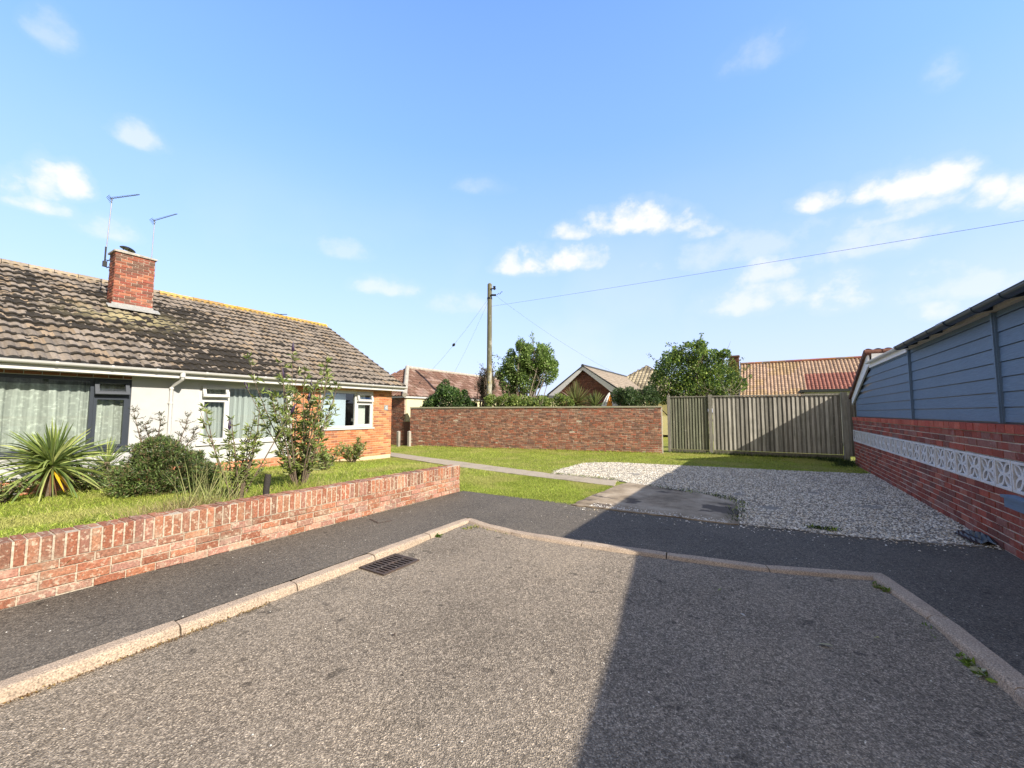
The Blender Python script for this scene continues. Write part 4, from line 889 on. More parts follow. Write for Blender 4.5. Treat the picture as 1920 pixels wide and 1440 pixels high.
m = MB(); m.tube([(hx + .04, hy - .04, ez + .03), (hx - w, hy + w, rz + .04)], .12, 10); m.build('hip_tiles', CAPM, r_)
m = MB()
for k in range(24): m.tube([(hx - w, hy + w + k * .42, rz + .02), (hx - w, hy + w + k * .42 + .41, rz + .02)], .11, 8)
m.build('ridge_tiles', CAPM, r_)
MB().prism([(hx - 2 * w, hy, ez), (hx - .05, hy, ez), (hx - w, hy + w, rz - .08)], (0, .01, 0)).build('hip_lining', DIRT, a)
MB().prism([(hx - w, hy + w, rz - .05), (hx - 2 * w, hy + w, ez - .05), (hx - 2 * w, hy + w, ez - .1), (hx - w, hy + w, rz - .1)], (0, 9, 0)).build('rear_slope', TILE, a)
m = MB(); m.tube([(hx + .02, hy + .55, 2.3), (hx + .02, hy + 2.1, 2.55), (hx + .02, hy + 3.4, 3.1)], .03, 6); 

# house B: gabled with white bargeboards
b = empty('gabled_house', (-9.7, 24.4, 0), 'dark brick gable with white bargeboards behind the boundary wall', 'bungalow')
GY = 24.4; pk = (-9.76, 4.50); lx, rx_, ee = -11.95, -7.45, 2.86
Bc = [(.17, .07, .05), (.14, .06, .045), (.20, .085, .06)]
V, F, T = bricks((lx, GY), (rx_, GY), 0, 4.44, (0, -1), .075, .225, dict(cols=Bc))
cz = V.reshape(-1, 12, 3).mean(1); lim = np.where(cz[:, 0] < pk[0], ee - .0 + (cz[:, 0] - lx) / (pk[0] - lx) * (pk[1] - ee), ee + (rx_ - cz[:, 0]) / (rx_ - pk[0]) * (pk[1] - ee)) - .14
keep = np.repeat(cz[:, 2] < lim, 9); F = F[keep]; T = T[keep]
pc = MB().prism([(lx + .05, GY + .012, 0), (rx_ - .05, GY + .012, 0), (rx_ - .05, GY + .012, ee - .1), (pk[0], GY + .012, pk[1] - .12), (lx + .05, GY + .012, ee - .1)], (0, .15, 0), (.22, .17, .13))
pt = [(3, 2, 1, 0)]
o = emit('gable_wall', V, F, BRICK_BACK, b, T); o = pc.build('inner_wall', BRICK_BACK, b)
m = MB(); bw = .24
for (xe, s) in ((lx - .25, -1), (rx_ + .25, 1)):
    e2 = ee - .10; m.prism([(xe, GY - .22 - (.003 if s > 0 else 0), e2), (pk[0], GY - .22 - (.003 if s > 0 else 0), pk[1] + .05), (pk[0], GY - .22, pk[1] + .05 - bw), (xe - s * .5, GY - .22, e2 - bw + .16), (xe - s * .42, GY - .22, e2 - bw - .05), (xe, GY - .22, e2 - bw - .05)], (0, .03, 0))
fixn(m.build('bargeboard', WHITE, b))
tnB = (.27, .225, .18)
rB = houseroof('roof', b, TILE, (rx_ + .32, GY - .25, ee - .1), (rx_ + .32, GY + 9, ee - .1), (-1, 0), rx_ + .32 - pk[0], pk[1] + .1 - ee + .08, .26, .32, tonef(tnB, .3, 5), amp=.03)
houseroof('roof_slope', b, TILE, (lx - .32, GY + 9, ee - .1), (lx - .32, GY - .25, ee - .1), (1, 0), pk[0] - lx + .32, pk[1] + .1 - ee + .08, .26, .32, tonef(tnB, .3, 6), amp=.03)
m = MB(); m.tube([(pk[0], GY - .28, pk[1] + .09), (pk[0], GY + 9, pk[1] + .09)], .10, 8); m.tube([(lx - .34, GY - .245, ee - .07), (pk[0], GY - .245, pk[1] + .08), (rx_ + .34, GY - .245, ee - .07)], .035, 6); m.build('ridge_tiles', DARKTILE, rB)
MB().box(rx_ - .1, rx_, GY + .2, GY + 9, 0, ee - .2).box(lx, lx + .1, GY + .2, GY + 9, 0, ee - .2).build('side_wall', CREAM, b)
m = MB(); channel(m, rx_ + .40, ee - .10, .06, GY - .1, GY + 9); m.box(rx_ + .3, rx_ + .33, GY - .1, GY + 9, ee - .26, ee - .1); m.tube([(rx_ + .40, GY + .3, ee - .15), (rx_ + .40, GY + .3, ee - .3), (rx_ + .08, GY + .3, ee - .6), (rx_ + .08, GY + .3, .2)], .035, 8); m.build('gutter', UPVC, b)
# low flat garage roof left of the gable
g = empty('flat_roof_shed', (-13, 22.5, 0), 'low dark flat roofed outbuilding between the round topped shrub and the gable', 'shed')
MB().box(-14.2, -11.2, 22.2, 25, 2.48, 2.66).build('roof', DARKTILE, g); MB().box(-14.0, -11.4, 22.4, 24.9, 0, 2.47).build('wall', CREAM, g)
# house C: pyramid roof behind the big tree
c = empty('hip_roof_house', (-8.3, 35, 0), 'far bungalow with pale mottled hipped roof partly behind the big leafy tree', 'bungalow')
px_, py_, hw = -8.3, 34.8, 4.3; tc = (.34, .29, .20)
pfc = lambda u, s, c_: np.where((fbm(u * 1.5, s * 2, 15, 2) > .52)[:, None], c_ * .55, c_)
tri = lambda L: (lambda u, s: (u > s * .82) & (u < L - s * .82))
houseroof('roof', c, TILE, (px_ - hw, py_ - hw, 2.55), (px_ + hw, py_ - hw, 2.55), (0, 1), hw, 3.0, .3, .33, tonef(tc, .4, 7, pfc), tri(2 * hw), amp=.05)
houseroof('roof_slope', c, TILE, (px_ + hw, py_ - hw, 2.55), (px_ + hw, py_ + hw, 2.55), (-1, 0), hw, 3.0, .3, .33, tonef(tc, .4, 8, pfc), tri(2 * hw), amp=.05)
houseroof('roof_slope', c, TILE, (px_ - hw, py_ + hw, 2.55), (px_ - hw, py_ - hw, 2.55), (1, 0), hw, 3.0, .3, .33, tonef(tc, .4, 8, pfc), tri(2 * hw), amp=.05)
MB().box(px_ - hw + .3, px_ + hw - .3, py_ - hw + .3, py_ + hw - .3, 0, 2.55).build('wall', CREAM, c)
# house D: long orange roof with newer red patch
d = empty('orange_roof_house', (2.5, 31, 0), 'bungalow with long orange pantiled roof beyond the timber fence', 'bungalow')
def patchD(u, s, c_):
    c_ = np.where(((u > 3.55) & (s < 2.95))[:, None], c_ * np.array([[.74, .46, .50]]), c_)
    yl = (fbm(u * .9 + 3, s * 1.2, 17, 3) > .56) & (u < 3.4); return np.where(yl[:, None], c_ * np.array([[.98, .98, .82]]), c_)
EY = 29.3
rD = houseroof('roof', d, tilemat('pantile', [((.42, .34, .24), 6, .6, .75, .35)]), (-1.35, EY, 2.25), (8.4, EY, 2.25), (0, 1), 3.8, 2.78, .19, .235, tonef((.37, .26, .185), .35, 9, patchD), amp=.055)
MB().box(-1.1, 8.2, EY + .4, 36.5, 0, 2.4).build('wall', CREAM, d)
MB().prism([(-1.1, EY + .5, 2.4), (-1.1, 36.4, 2.4), (-1.1, 33.1, 4.85)], (.1, 0, 0)).build('gable_wall', CREAM, d)
MB().prism([(-1.35, 33.1, 5.0), (-1.35, 36.9, 2.22), (-1.35, 36.9, 2.15), (-1.35, 33.1, 4.93)], (9.7, 0, 0)).build('rear_slope', TILE_RED, d)
MB().prism([(-1.40, EY, 2.20), (-1.40, 33.1, 4.98), (-1.40, 33.1, 4.80), (-1.40, EY, 2.02)], (.05, 0, 0)).build('bargeboard', UPVC, d)
m = MB(); 
for k in range(22): m.tube([(-1.4 + k * .45, 33.1, 5.05), (-1.4 + (k + 1) * .45 - .01, 33.1, 5.05)], .11, 8, tuple(v * random.uniform(.7, 1.2) for v in (.27, .13, .09)))
m.build('ridge_tiles', TILE_RED, rD)
V, F, T = join([bricks((-1.95, 31.0), (-1.38, 31.0), 2.0, 5.35, (0, -1), .075, .225, dict(cols=Bc)), bricks((-1.38, 31.0), (-1.38, 31.5), 2.0, 5.35, (1, 0), .075, .225, dict(cols=Bc)), quadbox(-1.945, -1.385, 31.01, 31.5, 0, 5.35, (.2, .15, .12)), quadbox(-2.0, -1.33, 30.95, 31.55, 5.352, 5.45, (.15, .08, .06))])
emit('chimney', V, F, BRICK_BACK, d, T)
m = MB().box(1.7, 6, 27.2, 29.5, 2.72, 2.86); m.build('extension_roof', DARKTILE, d); MB().box(1.9, 6, 27.4, 29.3, 0, 2.71).build('extension_wall', TILE_RED, d)
m = MB().prism([(3.75, 22.0, 2.35), (4.6, 22.0, 2.75), (4.6, 22.0, 2.98), (3.75, 22.0, 2.58)], (0, .05, 0)); o = m.build('white_bargeboard_shed', UPVC, d) if False else None

# =================================================================== POLE AND CABLES
t = empty('telegraph_pole', (-11.42, 16.22, 0), 'mossy wooden telegraph pole standing behind the brick boundary wall', 'telegraph pole')
m = MB(); pp = [(-11.42, 16.22, z) for z in np.linspace(0, 7.98, 14)]; m.tube(pp, [.145 - .035 * k / 13 for k in range(14)], 16); m.tube([(-11.42, 16.22, 7.98), (-11.42, 16.22, 8.03)], [.11, .06], 16); m.build('shaft', POLEM, t)
for z, l in ((7.72, .24), (7.40, .26)): MB().tube([(-11.30, 16.16, z), (-11.30 + l * .85, 16.16 + l * .53, z)], .05 if z < 7.5 else .035, 8).build('bracket', BLACKM, t)
MB().tube([(-11.16, 16.25, 7.66), (-11.16, 16.25, 7.84)], [.03, .07], 8).build('insulator', BLACKM, t); MB().tube([(-11.42, 16.22, 7.22), (-11.42, 16.22, 7.30)], .13, 12).build('collar', BLACKM, t)
MB().tube([(-11.05, 16.33, 7.42), (-10.98, 16.38, 7.5), (-10.95, 16.40, 7.44), (-10.86, 16.45, 7.58), (-10.82, 16.48, 7.56)], .014, 5).build('wire_loop', BLACKM, t)
CABLEM = surf('cable_sheath', (.06, .065, .075), .7, .1, 1, 10, .05, 0)
def cable(lab, a, b, sag, r=.010, joint=None, cat='cable'):
    a, b = Vector(a), Vector(b); m = MB(); n = 40; pts = [a.lerp(b, k / n) - Vector((0, 0, sag * 4 * (k / n) * (1 - k / n))) for k in range(n + 1)]; m.tube(pts, r * .42, 5)
    o = m.build('overhead_cable', CABLEM, origin=a); tag(o, lab, cat, 'overhead cables')
    if joint:
        k = int(joint * n); p, q = pts[k], pts[k + 1]; dd = (q - p).normalized(); MB().tube([p - dd * .10, p - dd * .04, p + dd * .04, p + dd * .10], [.02, .07, .07, .02], 8).build('joint', BLACKM, o)
    return o
CABLE_END = (8.4, 10.88, 5.06)
cable('long overhead cable sweeping up to the right over the gravel and blue building', (-11.42, 16.22, 6.85), CABLE_END, .05, .010)
cable('overhead cable dropping from the pole to the white edged gable', (-11.15, 16.35, 7.4), (-7.6, 25.2, 3.9), .25, .009)
cable('overhead cable with a dark joint running down from the pole to the brown hipped roof', (-11.5, 16.2, 7.25), (-15.6, 15.3, 2.9), .25, .010, .47)
cable('plain thin overhead cable running down from the pole to the brown hipped roof', (-11.5, 16.25, 7.2), (-15.35, 17.3, 2.75), .2, .009)

# =================================================================== PLANTS
def hz(x, y): return float(hlawn(np.array([x]), np.array([y]))[0])
G1 = [(.10, .17, .025), (.14, .22, .035), (.07, .12, .02), (.18, .26, .05)]
GD = [(.030, .055, .018), (.045, .075, .022), (.022, .042, .016), (.07, .10, .03)]
def strap_plant(name, lab, cat, loc, n, R, up, W, pal, stem=.3, dead=0, yellow=0, bend=(.1, .55)):
    t = empty(name, loc, lab, cat); x, y, z = loc; c = np.array([x, y, z + stem])
    el = rad(-28) + (rad(88) - rad(-28)) * RNG.random(n) ** .8; azs = RNG.uniform(0, 2 * PI, n)
    d = np.stack([np.cos(el) * np.cos(azs), np.cos(el) * np.sin(azs), np.sin(el)], 1)
    L = R * (.72 + .3 * RNG.random(n)) * np.where(el > 1.0, up, 1.0); base = c + d * .03 + np.array([0, 0, 1.]) * (np.clip(el, 0, 2) * .05)[:, None]
    bn = RNG.uniform(bend[0], bend[1], n) * np.clip(np.cos(el), .05, 1)
    V, F, T = blades(base, d, L, np.full(n, W) * RNG.uniform(.8, 1.2, n), tones(n, pal), 0, 6)
    # taper: widest at a third, then apply droop in z along the blade
    V = V.reshape(n, 13, 3); k = np.array([0, 0, 1, 1, 2, 2, 3, 3, 4, 4, 5, 5, 6]) / 6.0; V[:, :, 2] -= (bn * L)[:, None] * (k ** 2.2)[None] * .55; V = V.reshape(-1, 3)
    emit('leaves', V, F, LEAF, t, T)
    MB().tube([(x, y, z - .05), (x, y, z + stem + .08)], [.06, .045], 8).build('stem', BARK, t)
    if dead:
        el = rad(-75) + rad(45) * RNG.random(dead); azs = RNG.uniform(0, 2 * PI, dead); d = np.stack([np.cos(el) * np.cos(azs), np.cos(el) * np.sin(azs), np.sin(el)], 1)
        V, F, T = blades(np.tile(c, (dead, 1)) - [0, 0, .02], d, R * RNG.uniform(.35, .6, dead), np.full(dead, W * .8), tones(dead, [(.22, .12, .06), (.14, .08, .05), (.30, .2, .1)]), .05, 3); emit('dead_leaves', V, F, LEAF, t, T)
    if yellow:
        dd = np.array([[.75, -.35, -.50], [.85, .12, -.52], [.8, .28, -.55]])[:yellow]; dd /= np.linalg.norm(dd, axis=1, keepdims=True)
        V, F, T = blades(np.tile(c, (yellow, 1)), dd, np.full(yellow, .62), np.full(yellow, .055), np.tile([(.75, .48, .03)], (yellow, 1)), .1, 4); emit('yellow_leaves', V, F, LEAF, t, T)
    return t
YP = [(.24, .31, .07), (.33, .40, .12), (.13, .19, .05), (.42, .45, .17), (.09, .13, .04)]
strap_plant('cordyline_plant', 'large spiky cordyline with sword leaves and a few yellow ones below the dark framed window', 'spiky plant', (-10.45, 1.80, .17), 250, 1.0, .78, .050, YP, .48, 40, 3, bend=(.3, 1.2))
strap_plant('cordyline_plant', 'small spiky cordyline between the large one and the dark conifer bush', 'spiky plant', (-11.0, 2.62, .17), 90, .52, 1.0, .026, YP + [(.08, .12, .04)], .38, 15)
strap_plant('cordyline_plant', 'bronze tinged cordyline showing above the boundary wall in front of the dark brick gable', 'spiky plant', (-7.35, 17.35, 1.1), 190, 1.05, 1.05, .05, [(.13, .17, .05), (.20, .20, .07), (.16, .11, .05), (.09, .13, .04)], .85, 0)
strap_plant('cordyline_plant', 'smaller cordyline just right of the bronze one above the boundary wall', 'spiky plant', (-6.6, 17.75, 1.1), 120, .8, .95, .045, [(.13, .17, .05), (.20, .22, .07), (.09, .13, .04)], .75, 0)

def leafmass(blobs, size, pal, seed=0, shell=.5, up=.3, aspect=.5, gap=.42, gs=2.5):
    """leaf clusters in several ellipsoids, thinned by noise so gaps show"""
    P = []; D = []
    for (c, r, n) in blobs:
        p, v = blob(c, r, n, shell); P.append(p); D.append(v)
    P = np.concatenate(P); D = np.concatenate(D)
    k = fbm(P[:, 0] * gs + P[:, 2] * 1.3, P[:, 1] * gs - P[:, 2] * gs, 40 + seed, 3) > gap * RNG.uniform(.75, 1.1, len(P)); P = P[k]; D = D[k]
    tn = tones(len(P), pal) * 1.3 * (.75 + .5 * fbm(P[:, 0] * 2 + 5, P[:, 2] * 2 + P[:, 1], 60 + seed, 2))[:, None]
    dr = D * .7 + RNG.normal(0, .6, D.shape) + np.array([0, 0, up]); return leafset(P, dr, size, size * aspect, tn)
def twig(m, p, d, L, r, depth=0, wob=.25):
    pts = [Vector(p)]; dv = Vector(d).normalized(); n = 5
    for k in range(n):
        dv = (dv + Vector((random.gauss(0, wob), random.gauss(0, wob), random.gauss(0, wob))) * .35).normalized(); pts.append(pts[-1] + dv * L / n)
    m.tube(pts, [r * (1 - .75 * k / n) for k in range(n + 1)], 5 if depth else 7, caps=False)
    return pts

# dark conifer bush with stray upright shoots
t = empty('conifer_bush', (-8.9, 2.9, .2), 'dense dark green conifer bush with bare sprigs standing out of its top', 'bush')
bl = [((-9.0, 2.9, .52), (.62, .60, .42), 9000), ((-8.9, 2.75, .88), (.38, .34, .28), 4200), ((-8.6, 3.2, .42), (.42, .36, .3), 3000), ((-9.1, 2.55, .42), (.4, .36, .3), 3000)]
for k in range(90):
    c0 = bl[random.choice((0, 0, 0, 1, 2, 3))]; d0 = Vector((random.gauss(0, 1), random.gauss(0, 1), abs(random.gauss(.2, .8)))).normalized(); f0 = random.uniform(.88, 1.12)
    bl.append(((c0[0][0] + d0.x * c0[1][0] * f0, c0[0][1] + d0.y * c0[1][1] * f0, c0[0][2] + d0.z * c0[1][2] * f0), (random.uniform(.04, .10), random.uniform(.04, .10), random.uniform(.03, .09)), 90))
V, F, T = leafmass(bl, .062, [(.07, .11, .035), (.11, .16, .045), (.045, .065, .025), (.17, .13, .07), (.15, .21, .06)], 1, .30, .35, .28, .27, 7)
emit('foliage', V, F, LEAF, t, T)
m = MB(); 
for k in range(26): twig(m, (-8.95 + random.uniform(-.1, .1), 2.85 + random.uniform(-.1, .1), .15), (random.uniform(-1, 1), random.uniform(-1, 1), random.uniform(.4, 1.2)), random.uniform(.4, .75), .016)
m.build('branches', BARK, t)
m = MB(); P = []; D = []
for (x, y, z, dx, dy, L) in ((-9.1, 2.60, 1.0, -.1, -.30, .62), (-9.0, 2.78, 1.05, -.05, .02, .50), (-8.95, 3.02, .95, .0, .30, .58), (-9.0, 2.68, 1.0, .1, -.15, .40), (-8.9, 3.1, .9, .1, .6, .42)):
    pts = twig(m, (x, y, z), (dx, dy, 1), L, .011, wob=.2)
    for q in pts[1:]:
        for _ in range(5):
            dv = Vector((random.uniform(-1, 1), random.uniform(-1, 1), random.uniform(.2, 1))).normalized(); e = q + dv * random.uniform(.06, .15); m.tube([q, e], [.005, .002], 4, caps=False)
            for j in range(7): P.append(q.lerp(e, (j + 1) / 7)); D.append(dv + Vector((random.gauss(0, .7), random.gauss(0, .7), random.gauss(0, .7))))
m.build('sprig', BARK, t); V, F, T = leafset(np.array(P), np.array(D), .045, .013, tones(len(P), [(.06, .08, .035), (.10, .08, .05), (.09, .12, .04)])); emit('sprig_needles', V, F, LEAF, t, T)

def leafy_shrub(name, lab, cat, loc, stems, leaf, pal, flowers=0, spread=.5, H=2.2, per=16, fl_tone=(.05, .028, .075), lean=(0, 0), wmul=.24, low=.15, bare=0):
    t = empty(name, loc, lab, cat); m = MB(); P = []; D = []; tips = []
    for k in range(stems):
        an = random.uniform(0, 2 * PI); sp = random.uniform(.2, 1) * spread; L = H * random.uniform(.62, 1.05)
        d = Vector((math.cos(an) * sp + lean[0], math.sin(an) * sp + lean[1], 1)).normalized()
        pts = twig(m, (loc[0] + math.cos(an) * .06, loc[1] + math.sin(an) * .06, loc[2] - .02), d, L, .014, wob=.16)
        nd = len(pts) - 1
        for b in range(per):
            f = low + (1 - low) * (b + random.random()) / per; q = pts[min(int(f * nd), nd - 1)].lerp(pts[min(int(f * nd) + 1, nd)], f * nd - int(f * nd)); ang = random.uniform(0, 2 * PI)
            side = Vector((math.cos(ang), math.sin(ang), .55)); 
            if random.random() < bare: continue
            bl_ = random.uniform(.05, .22) * (1.15 - f); e = q + side.normalized() * bl_; m.tube([q, e], [.004, .002], 4, caps=False)
            for j in range(random.randint(4, 8)):
                dv = (side + Vector((random.gauss(0, .8), random.gauss(0, .8), random.gauss(0, .55)))); P.append(q.lerp(e, random.random())); D.append(dv)
        tips.append((pts[-1], (pts[-1] - pts[-2]).normalized()))
    m.build('stems', BARK, t); P = np.array(P); D = np.array(D)
    V, F, T = leafset(P, D, leaf, leaf * wmul, tones(len(P), pal), .5); emit('foliage', V, F, LEAF, t, T)
    for (p, d) in random.sample(tips, min(flowers, len(tips))):
        L = random.uniform(.14, .2); m = MB(); q = p + d * L; q2 = p.lerp(q, .5) + Vector((0, 0, .01))
        m.tube([p, p.lerp(q, .2), q2, q], [.008, .026, .021, .004], 6, fl_tone); m.build('flower_spike', LEAF, t)
    return t
BP = [(.18, .24, .05), (.26, .32, .08), (.12, .16, .04), (.36, .38, .17), (.20, .27, .07)]
leafy_shrub('buddleia_shrub', 'tall leafy buddleia with dark flower spikes in front of the brick corner of the bungalow', 'shrub', (-7.08, 4.22, .22), 24, .13, BP, 7, .48, 2.45, 15)
leafy_shrub('buddleia_shrub', 'small sparse buddleia left of the tall one, in front of the white framed window', 'shrub', (-6.95, 3.15, .26), 13, .10, BP, 2, .40, 1.45, 15, bare=.15)
leafy_shrub('garden_plant', 'low leafy plant at the foot of the orange brick corner of the bungalow', 'plant', (-10.3, 7.7, .15), 14, .12, BP + [(.30, .28, .12)], 0, .9, .75, 10)
leafy_shrub('garden_plant', 'loose leafy plant on the lawn just right of the tall buddleia', 'plant', (-9.2, 6.1, .18), 12, .12, BP, 0, .9, .7, 9)
leafy_shrub('garden_plant', 'low tangle of leaves between the large and small cordylines', 'plant', (-10.6, 2.3, .17), 22, .07, GD + BP, 0, 1.2, .5, 12)
leafy_shrub('garden_plant', 'low dark plant under the left side of the large cordyline', 'plant', (-10.3, 1.2, .17), 20, .07, GD + BP, 0, 1.3, .45, 12)
# rotten stump post
m = MB(); m.tube([(-6.42, 3.30, .1), (-6.42, 3.305, .45), (-6.43, 3.33, .66)], [.048, .045, .043], 9); o = m.build('stump_post', DARKWOOD, origin=(-6.42, 3.3, .2)); tag(o, 'short dark rotten wooden post just behind the brick garden wall', 'post')

# trees and shrubs behind the boundary wall
def bush(name, lab, cat, loc, blobs, size, pal, seed, trunk=None, gap=.42, gs=2.5, stems=8, aspect=.55, spray=0, stemL=1.5, trunkmat=None, fan=.6, part='crown'):
    t = empty(name, loc, lab, cat); core_ = list(blobs)
    for k in range(26 if len(core_) < 7 or name != 'hedge' else 20):
        c0 = core_[k % len(core_)]; d0 = Vector((random.gauss(0, 1), random.gauss(0, 1), random.gauss(.35, .8))).normalized(); f0 = random.uniform(.85, 1.2); q_ = random.uniform(.10, .26)
        blobs.append(((c0[0][0] + d0.x * c0[1][0] * f0, c0[0][1] + d0.y * c0[1][1] * f0, c0[0][2] + d0.z * c0[1][2] * f0), (q_, q_, q_ * random.uniform(.7, 1.5)), int(1500 * q_)))
    V, F, T = leafmass(blobs, size, pal, seed, .35, .3, aspect, gap, gs); parts = [(V, F, T)]
    m = MB(); P = []; D = []
    for k in range(stems):
        b = blobs[k % len(blobs)]; tgt = Vector(b[0]) + Vector((random.uniform(-1, 1) * b[1][0], random.uniform(-1, 1) * b[1][1], random.uniform(-.5, .9) * b[1][2])) * fan
        p0 = Vector(loc) + Vector((random.uniform(-.25, .25), random.uniform(-.25, .25), 0)); mid = p0.lerp(tgt, .5) + Vector((random.uniform(-.15, .15), random.uniform(-.15, .15), .1)); m.tube([p0, p0.lerp(mid, .5), mid, tgt], [.05, .04, .028, .01], 6, caps=False)
        for _ in range(4): 
            e = tgt.lerp(mid, random.random() * .6); m.tube([e, e + Vector((random.uniform(-.4, .4), random.uniform(-.4, .4), random.uniform(.1, .6)))], [.012, .004], 4, caps=False)
    for k in range(spray):
        b = random.choice(blobs); an = random.uniform(0, 2 * PI); e = random.uniform(.1, 1.2); d = Vector((math.cos(an) * math.cos(e), math.sin(an) * math.cos(e), math.sin(e))); p = Vector(b[0]) + Vector((d.x * b[1][0], d.y * b[1][1], d.z * b[1][2])) * .8
        pts = twig(m, p, d + Vector((0, 0, .3)), random.uniform(.5, 1.0), .010, 1, .3)
        for q in pts[1:]:
            for _ in range(5): P.append(q + Vector((random.gauss(0, .04), random.gauss(0, .04), random.gauss(0, .04)))); D.append(Vector((random.gauss(0, 1), random.gauss(0, 1), random.gauss(0, 1))))
    if P: parts.append(leafset(np.array(P), np.array(D), size, size * aspect, tones(len(P), pal)))
    m.build('trunk', trunkmat or BARK, t); V, F, T = join(parts); emit(part, V, F, LEAF, t, T); return t
EP = [(.12, .19, .045), (.17, .26, .06), (.075, .13, .03), (.24, .32, .10)]
bush('upright_tree', 'many stemmed green tree with a rounded fan crown just right of the telegraph pole', 'tree', (-10.75, 18.1, .1),
     [((-10.2, 18.4, 4.35), (.95, .8, .8), 6000), ((-9.6, 18.6, 3.7), (.7, .6, .7), 3200), ((-10.9, 18.1, 3.8), (.7, .6, .95), 3200), ((-10.55, 18.3, 4.9), (.5, .5, .3), 700), ((-11.45, 18.0, 3.3), (.45, .5, .9), 2200), ((-10.6, 18.2, 3.2), (.8, .6, .7), 2600), ((-9.9, 18.5, 4.4), (.9, .7, .8), 2500)], .12, EP, 3, gap=.40, gs=3.2, stems=48, trunkmat=GREYBARK, spray=20)
bush('bare_shrub', 'thin brown half bare shrub hugging the left side of the telegraph pole', 'shrub', (-12.2, 16.7, .1),
     [((-12.1, 16.8, 2.5), (.45, .4, .75), 500), ((-11.9, 16.7, 2.9), (.25, .3, .7), 200)], .07, [(.10, .075, .05), (.14, .10, .07), (.07, .08, .04)], 4, gap=.4, stems=30, fan=.95, spray=16, part='foliage')
bush('round_bush', 'dark glossy rounded bush above the left part of the boundary wall', 'bush', (-13.6, 15.6, .1),
     [((-13.6, 15.7, 2.25), (.85, .7, .68), 5200), ((-14.3, 15.3, 1.95), (.4, .4, .35), 1200), ((-12.9, 16.2, 1.9), (.5, .4, .35), 1200)], .105, [(.035, .075, .02), (.06, .12, .03), (.025, .05, .015), (.12, .19, .05)], 5, gap=.38, stems=8, part='foliage')
LP_ = [(.13, .19, .04), (.19, .25, .06), (.08, .13, .03), (.24, .27, .08)]
t = bush('hedge', 'low light green hedge above the boundary wall, right of the telegraph pole', 'hedge', (-9.4, 16.6, .1),
     [((-11.0 + k * .55, 15.95 + k * .18, 2.0 + .08 * math.sin(k * 2.1)), (.42, .35, .32), 900) for k in range(7)], .10, LP_, 6, gap=.4, stems=10, part='foliage')
bush('dark_shrub', 'dark green feathery shrub above the boundary wall beside the white and orange parasol', 'shrub', (-5.1, 18.4, .1),
     [((-5.2, 18.45, 2.2), (.6, .5, .42), 3200), ((-4.6, 18.8, 2.1), (.5, .4, .5), 2200)], .12, [(.03, .065, .022), (.05, .09, .03), (.10, .15, .05)], 7, gap=.36, stems=8, aspect=.3, part='foliage')
big = [((-3.6, 21.4, 3.6), (1.15, 1.0, 1.15), 6500), ((-2.5, 21.9, 3.3), (1.15, 1.0, 1.1), 6500), ((-4.2, 21.0, 2.9), (.75, .7, .9), 3000), ((-3.1, 21.6, 4.55), (.8, .8, .5), 2500), ((-1.8, 22.2, 3.0), (.8, .7, .9), 3000), ((-2.2, 22.0, 4.1), (.6, .6, .6), 1600), ((-3.0, 21.0, 2.4), (1.5, .6, .7), 4000)]
bush('big_leafy_tree', 'big spreading leafy tree with straggling shoots above the left end of the timber fence', 'tree', (-2.9, 21.7, .1), big, .125,
     [(.05, .10, .03), (.10, .17, .04), (.16, .24, .05), (.24, .31, .06), (.035, .07, .022)], 8, gap=.43, gs=1.9, stems=30, spray=46)
m = MB()
for k in range(46): twig(m, (-1.9 + random.uniform(-.7, .9), 20.9 + random.uniform(-.2, .2), random.uniform(2.1, 2.6)), (random.uniform(-1, 1), -.1, random.uniform(.1, 1)), random.uniform(.5, 1.1), .011, 1, .5)
t = empty('dry_climber', (-1.6, 20.9, 1), 'tangle of pale dry climber stems beside the ivy clad chimney, above the fence', 'climber'); m.build('stems', GREYBARK, t)
t = empty('ivy', (-1.9, 30.6, 3), 'ivy growing up the brick chimney of the orange roofed bungalow', 'ivy')
V, F, T = leafmass([((-1.75, 30.85, 3.9), (.38, .12, 1.3), 1500), ((-2.2, 30.8, 4.9), (.5, .2, .25), 500), ((-2.0, 30.7, 2.8), (.6, .25, .6), 800)], .13, [(.06, .10, .03), (.14, .19, .05), (.28, .26, .06)], 9, gap=.3); emit('foliage', V, F, LEAF, t, T)
# a folded white and orange parasol canopy
t = empty('garden_parasol', (-6.3, 19.1, 1.2), 'white and orange striped cloth canopy lying tilted above the boundary wall', 'parasol')
def panel_mesh(u0, u1, mat, nm, lab=None):
    V = []; F = []; n = 6; 
    for i in range(n + 1):
        u = u0 + (u1 - u0) * i / n
        for j in range(7):
            v = j / 6; an = rad(15 + 150 * u); r = .1 + .75 * v
            V.append((-6.28 - math.cos(an) * r * .62, 19.05 - math.sin(an) * .25 * v + .02 * math.sin(u * 40), 2.52 - .75 * v ** 1.3 + .06 * math.sin(an * 3)))
    for i in range(n):
        for j in range(6): F.append((i * 7 + j, (i + 1) * 7 + j, (i + 1) * 7 + j + 1, i * 7 + j + 1))
    o = emit(nm, V, F, mat, t); return o
WCL = surf('white_cloth', (.78, .78, .78), .8, .1, 4, 40, .05, 0); OCL = surf('orange_cloth', (.70, .27, .04), .8, .2, 9, 40, .1, 0)
panel_mesh(0, .36, WCL, 'white_panel'); panel_mesh(.36, .62, OCL, 'orange_panel'); panel_mesh(.62, 1, WCL, 'white_panel')
MB().tube([(-6.28, 19.2, 0), (-6.28, 19.1, 2.48)], .02, 8).build('pole', UPVC, t)

